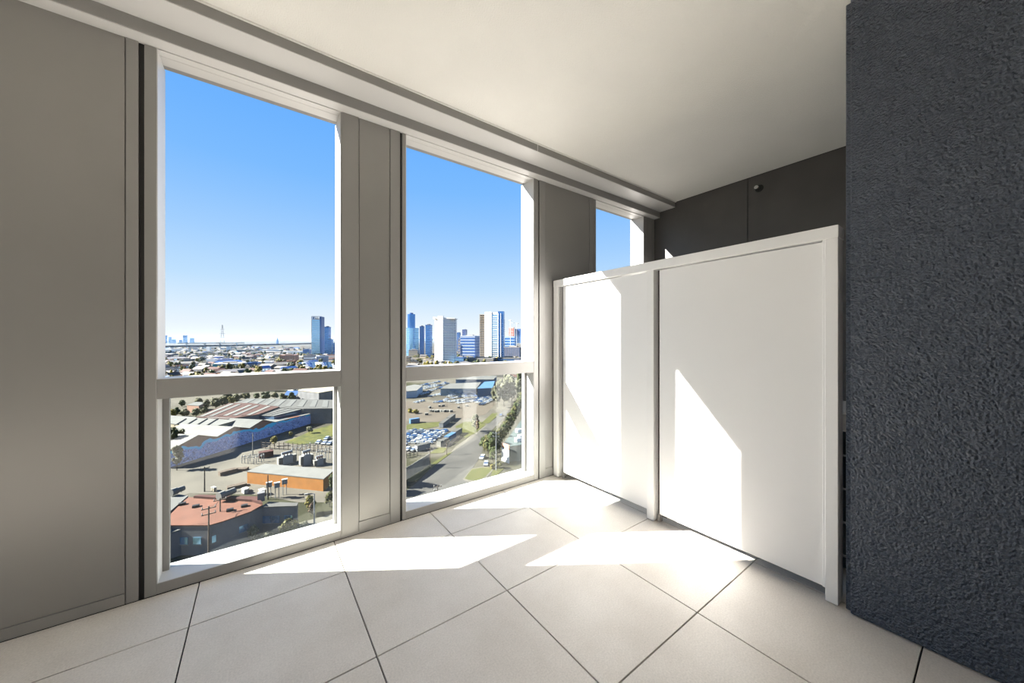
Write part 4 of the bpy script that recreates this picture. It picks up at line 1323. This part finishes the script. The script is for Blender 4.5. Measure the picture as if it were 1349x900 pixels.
me = MB().box(-.3, .3, -.3, .3, 0, h).mesh('mullion', E_slab)
for k in range(7):
    o = link('mullion', me, t)
    x = w * (.06 + .07 * k)
    o.location = (x, 16 - 16 * math.sqrt(max(0, 1 - (x / (w * .5)) ** 2)) - .8, 0)
# slab and glass tower
p = gp(647.5, 474)
w = width_at(p, 631, 664)
h = height_at(p, 411)
t = thing('apartment_tower', 'tall tower with white slab wall between grey balconies and blue glass', 'tower', p, face(p) - 0.25)
def sx_(px): return (px - 647.5) / 33 * w
MB().box(sx_(631), sx_(638.5), 2, 13, 0, height_at(p, 415)).build('balcony_wing', E_dwall, t)
me = MB().box(sx_(630.6), sx_(638.5), 1.0, 13.2, -.6, .6).mesh('floor_band', E_cream)
for i in range(26):
    link('floor_band', me, t).location = (0, 0, h * (i + .5) / 27)
MB().box(sx_(638.5), sx_(647.6), -1.5, 13, 0, h).build('slab_wall', E_slab, t)
MB().box(sx_(648), sx_(656.2), 0, 13, 0, height_at(p, 413)).build('glass_wing', E_cglass, t)
me = MB().box(sx_(647.6), sx_(656.4), -.8, 13.2, -.55, .55).mesh('floor_band', E_slab)
for i in range(24):
    link('floor_band', me, t).location = (0, 0, h * (i + .5) / 26)
MB().box(sx_(648), sx_(656.2), -.5, 10, height_at(p, 414.5), height_at(p, 412)).build('crown', E_slab, t)
MB().box(sx_(656.2), sx_(663.6), .5, 13, 0, height_at(p, 410.3)).build('blue_wing', E_bglass, t)
me = MB().box(sx_(657.5), sx_(664.2), -.4, 13.4, -.6, .6).mesh('floor_band', E_navy)
for i in range(22):
    link('floor_band', me, t).location = (0, 0, h * (i + .5) / 26)
for px in (656.4, 660):
    MB().box(sx_(px) - .5, sx_(px) + .5, -1.0, 1, 0, h * .97).build('fin', E_slab, t)
# blue round shouldered tower at the left edge
p = gp(542, 469)
h = height_at(p, 413.5)
w = width_at(p, 534, 551)
t = thing('glass_tower', 'blue glass tower with set back upper shaft at the left edge of the middle opening', 'tower', p, face(p) - 0.2)
hs = height_at(p, 432)
MB().prism(oval(w * .5, 18), 0, hs).build('lower_shaft', E_cglass, t)
MB().prism([(x * .62 - w * .1, y * .62 + 6) for x, y in oval(w * .5, 18)], hs, h).build('upper_shaft', E_bglass, t)
MB().prism([(x * .3 - w * .1, y * .3 + 12) for x, y in oval(w * .5, 18)], h, h + 4).build('cap', E_navy, t)
me = MB().prism(oval(w * .51, 18.4), -.5, .5).mesh('floor_band', E_navy)
for i in range(14):
    link('floor_band', me, t).location = (0, 0, hs * (i + .5) / 14)
tower('glass_tower', 'plain blue tower left of the white apartment tower, paler of two', 553.2, 560.5, 430.5, 470, 24, E_navy, 0, None, 0.2, fins=5, m_fin=E_bglass)
tower('glass_tower', 'dark blue tower touching the white apartment tower', 560.5, 569.5, 428.5, 471, 30, E_bglass, 14, E_navy)
tower('glass_tower', 'small far violet blue tower right of the white apartment tower', 601.5, 607, 438.5, 462, 30, E_navy, 6, E_bglass)
tower('glass_tower', 'small far tower with pale left face behind the navy office block', 609, 615.5, 434.5, 460, 30, E_navy, 0, None, fins=3, m_fin=E_pink)
tower('office_block', 'wide navy office block with pale window bands', 606.5, 632, 443, 471, 40, E_navy, 7, mat('pale_band', lin(214, 226, 240, 0.5)), 0, 'building', bh=1.4)
tower('office_block', 'narrow navy end block left of the slab tower', 631.5, 638.4, 442.5, 471.5, 46, E_bglass, 8, E_navy, 0, 'building')
tower('office_block', 'dark building with brown slats before the navy office block', 603, 609, 447, 470, 10, E_dwall, 6, E_navy, 0, 'building')
tower('office_block', 'banded blue office block right of the slab tower', 665, 681, 443.5, 459, 40, E_bglass, 4, mat('pale_band2', lin(206, 218, 236, 0.5)), 0, 'building', bh=2.0)
tower('office_block', 'grey finned block below the banded blue office block', 664, 690, 458, 475, 30, E_dwall, 0, None, 0, 'building', fins=12, m_fin=E_navy)
tower('office_tower', 'red and white tower under construction below the cranes', 670.5, 677.5, 431.5, 452, 25, mat('red_cladding', lin(206, 110, 96, 0.5)), 5, E_slab)
tower('office_tower', 'blue tower at the right edge of the middle opening', 678.5, 688, 433.5, 452, 25, E_navy, 6, E_bglass)
tower('podium', 'low white podium at the foot of the white apartment tower', 557, 570, 474.5, 480, 8, E_slab, 1, E_cream, 0, 'building')
tower('podium', 'low blue glass pavilion right of the white apartment tower', 600.5, 615, 471.5, 478.5, 20, E_cglass, 2, E_navy, 0, 'building')
tower('podium', 'long grey roofed terminal before the slab tower', 615, 655, 472.8, 478, 25, E_lgrey, 1, E_conc, 0, 'building')
tower('podium', 'blue glazed low block at the right edge above the middle transom', 655, 690, 472, 478, 25, E_bglass, 2, E_lgrey, 0, 'building')
tower('beige_block', 'beige apartment block under the blue round tower', 538.5, 552.5, 461.5, 470, 14, E_cream, 3, E_dwall, 0, 'building')
tower('beige_block', 'small cream house block at the lower left corner of the upper middle opening', 534, 541, 471, 478, 12, E_cream, 2, E_dwall, 0, 'building')
def crane(label, px, ytop, ybase, jib, yaw):
    p = gp(px, ybase)
    h = height_at(p, ytop)
    t = thing('tower_crane', label, 'crane', p, yaw)
    MB().tube((0, 0, 0), (0, 0, h), 1.0, n=4).build('mast', E_slab, t)
    MB().tube((-jib * .3, 0, h), (jib, 0, h * 1.02), .8, n=4).build('jib', E_slab, t)
    MB().bevbox(-jib * .3 - 2, -jib * .3 + 2, -1, 1, h - 3, h, .2).build('counterweight', E_conc, t)
crane('tower crane over the red and white building', 672.4, 422, 460, 34, 1.2)
crane('tower crane beside the right edge of the middle opening', 680.5, 426, 460, 30, 2.4)

# ---- suburb: small houses and trees of the middle distance
HM = []
for i, (wc, rcx) in enumerate(((E_slab, E_lgrey), (E_cream, E_grey), (E_lgrey, E_white), (E_pink, E_dwall), (E_slab, E_navy), (E_conc, E_rust))):
    mb = MB()
    mb.m = 0
    mb.box(-1, 1, -.7, .7, 0, .62)
    mb.m = 1
    mb.add([(-1.06, -.78, .6), (1.06, -.78, .6), (1.06, .78, .6), (-1.06, .78, .6), (-1.06, 0, 1), (1.06, 0, 1)], [(0, 1, 5, 4), (2, 3, 4, 5), (1, 2, 5), (3, 0, 4), (0, 3, 2, 1)])
    mb.m = 2
    for x in (-.6, 0.0, .6):
        mb.box(x - .14, x + .14, -.73, -.69, .18, .45)
    HM.append(mb.mesh('house', [wc, rcx, E_dglass]))
FT = [crown(k, v, 60, 1.2) for k in ('olive', 'green', 'yellow') for v in (0, 1)]
rh = random.Random(11)
HT = ['with a pale grey roof', 'in cream with a grey roof', 'with a white roof', 'in pink brick with a dark roof', 'with a navy roof', 'with a rust red roof']
TT = ['olive', 'olive', 'green', 'green', 'yellowish', 'yellowish']
TAKEN = []
def free(p, r):
    for q, rq in TAKEN:
        if (p.x - q[0]) ** 2 + (p.y - q[1]) ** 2 < (r + rq) ** 2:
            return False
    TAKEN.append(((p.x, p.y), r))
    return True
bpy.context.view_layer.update()
for o in COL.objects:
    if o.type == 'MESH' and o.parent is not None and o.parent.get('category') in ('tower', 'building', 'hall', 'shed', 'bridge', 'warehouse', 'house', 'crane', 'spire') and o.name.split('.')[0] in ('body', 'wall', 'pier', 'glass_body', 'lower_shaft', 'slab_wall', 'blue_wing', 'lattice', 'mast'):
        bb = [o.matrix_world @ Vector(c) for c in o.bound_box]
        c_ = sum(bb, Vector()) / 8
        TAKEN.append(((c_.x, c_.y), 0.48 * max((v - c_).length for v in (Vector((k.x, k.y, c_.z)) for k in bb)) * 2))
def suburb(px0, px1, y0, y1, nh, nt, hl, hg, tl, tg, smax=1.0):
    n = tries = 0
    while n < nh and tries < nh * 12:
        tries += 1
        py = y0 + (y1 - y0) * rh.random() ** 0.8
        p = gp(rh.uniform(px0, px1), py)
        big = rh.random() < .25
        s = (rh.uniform(14, 26) if big else rh.uniform(6, 11)) * smax
        if not free(p, s * 1.25):
            continue
        n += 1
        k = rh.choice((0, 0, 1, 2, 2, 3, 4, 5))
        o = link('house', HM[k])
        o.location = p
        o.scale = (s, s * rh.uniform(.6, 1.0), rh.uniform(6, 9.5))
        o.rotation_euler = (0, 0, RD + rh.choice((0, math.pi / 2)) + rh.uniform(-.15, .15))
        tag(o, hl + ' ' + HT[k], 'house', hg)
    n = tries = 0
    while n < nt and tries < nt * 12:
        tries += 1
        py = y0 + (y1 - y0) * rh.random() ** 0.8
        p = gp(rh.uniform(px0, px1), py)
        s = rh.uniform(4.5, 8.5)
        if not free(p, s * .9):
            continue
        n += 1
        k = rh.randrange(6)
        o = link('tree', FT[k])
        o.location = p - Vector((0, 0, 1.5))
        o.scale = (s, s, rh.uniform(8, 14) / 1.2)
        o.rotation_euler = (0, 0, rh.uniform(0, 6.28))
        tag(o, TT[k] + ' ' + tl, 'tree', tg)
# blue truck trailers above the transom at the right of the first opening
TM = []
for m in (E_blue, E_navy, E_slab):
    mb = MB()
    mb.bevbox(-6, 6, -1.3, 1.3, 1.0, 4.0, .1)
    mb.m = 1
    for x in (-4.5, 3.2, 4.6):
        for y in (-1.05, 1.05):
            mb.tube((x, y - .2, .5), (x, y + .2, .5), .5, n=8)
    mb.m = 0
    TM.append(mb.mesh('trailer', [m, E_black]))
for r_ in range(4):
    for k in range(11):
        o = link('truck_trailer', TM[(r_ * 3 + k * 2 + (k // 3)) % 3])
        o.location = gp(397 + k * 4.3 + r_ * .8, 480 + r_ * 2.1)
        o.rotation_euler = (0, 0, RD + .1)
        TAKEN.append(((o.location.x, o.location.y), 7.0))
        tag(o, ('blue', 'navy', 'white')[(r_ * 3 + k * 2 + (k // 3)) % 3] + ' box trailer parked in rows above the first transom', 'trailer', 'parked box trailers')

suburb(212, 446, 457.5, 466, 70, 60, 'tiny far building behind the white stores', 'far suburb houses', 'tiny far tree among the distant low buildings', 'far suburb trees', 1.3)
suburb(212, 446, 464, 476, 70, 75, 'small pale house in the suburb beyond the warehouses', 'middle suburb houses', 'tree between the small pale suburb houses', 'middle suburb trees')
suburb(210, 446, 476, 500, 55, 70, 'nearer suburb house just above the first transom', 'near suburb houses', 'nearer suburb tree just above the first transom', 'near suburb trees')
suburb(534, 690, 468, 484, 30, 40, 'low building at the feet of the city towers', 'low buildings under the city towers', 'tree at the feet of the city towers', 'trees under the city towers')
suburb(216, 446, 500, 516, 25, 40, 'house hidden in trees beyond the green belt', 'houses beyond the green belt', 'tree far behind the green belt', 'trees far behind the green belt')
suburb(620, 692, 484, 503, 10, 30, 'low building beyond the blue glazed hall', 'low buildings beyond the blue hall', 'tree beyond the blue glazed hall', 'trees beyond the blue hall')
# ---- distant hills and haze
hl = MB()
N = 60
vs = []
for i in range(N + 1):
    px = -200 + i * 26
    q = gd(px, 21000)
    hh = 60 + 70 * (0.5 + 0.5 * math.sin(i * .7)) * (0.6 + 0.4 * math.sin(i * 1.9 + 1))
    q2 = gd(px, 24000)
    vs += [(q.x, q.y, ZG - 5), (q.x, q.y, ZG + hh * .6), (q2.x, q2.y, ZG + hh)]
fs = []
for i in range(N):
    a = i * 3
    fs += [(a, a + 3, a + 4, a + 1), (a + 1, a + 4, a + 5, a + 2)]
hl.add(vs, fs)
tag(hl.build('hills', emat('far_hills', 120, 130, 110)), 'low blue hills along the horizon', 'hills', None, 'structure')

def haze_material(density):
    m = bpy.data.materials.new('sunlit_haze')
    m.use_nodes = True
    n = m.node_tree.nodes
    n.clear()
    out = n.new('ShaderNodeOutputMaterial')
    sc = n.new('ShaderNodeVolumeScatter')
    sc.inputs['Color'].default_value = (0.40, 0.66, 1.0, 1)
    sc.inputs['Density'].default_value = density
    sc.inputs['Anisotropy'].default_value = 0.2
    m.node_tree.links.new(sc.outputs[0], out.inputs['Volume'])
    return m
HAZE = 1.0
if HAZE:
    hz = MB()
    q = [gd(-400, 420), gd(1500, 420), gd(1500, 19500), gd(-400, 19500)]
    hz.prism([(v.x, v.y) for v in q], ZG + 0.5, ZG + 75)
    o = hz.build('haze', haze_material(3.0e-5))
    tag(o, 'thin blue haze lying over the distant city', 'haze', None, 'structure')
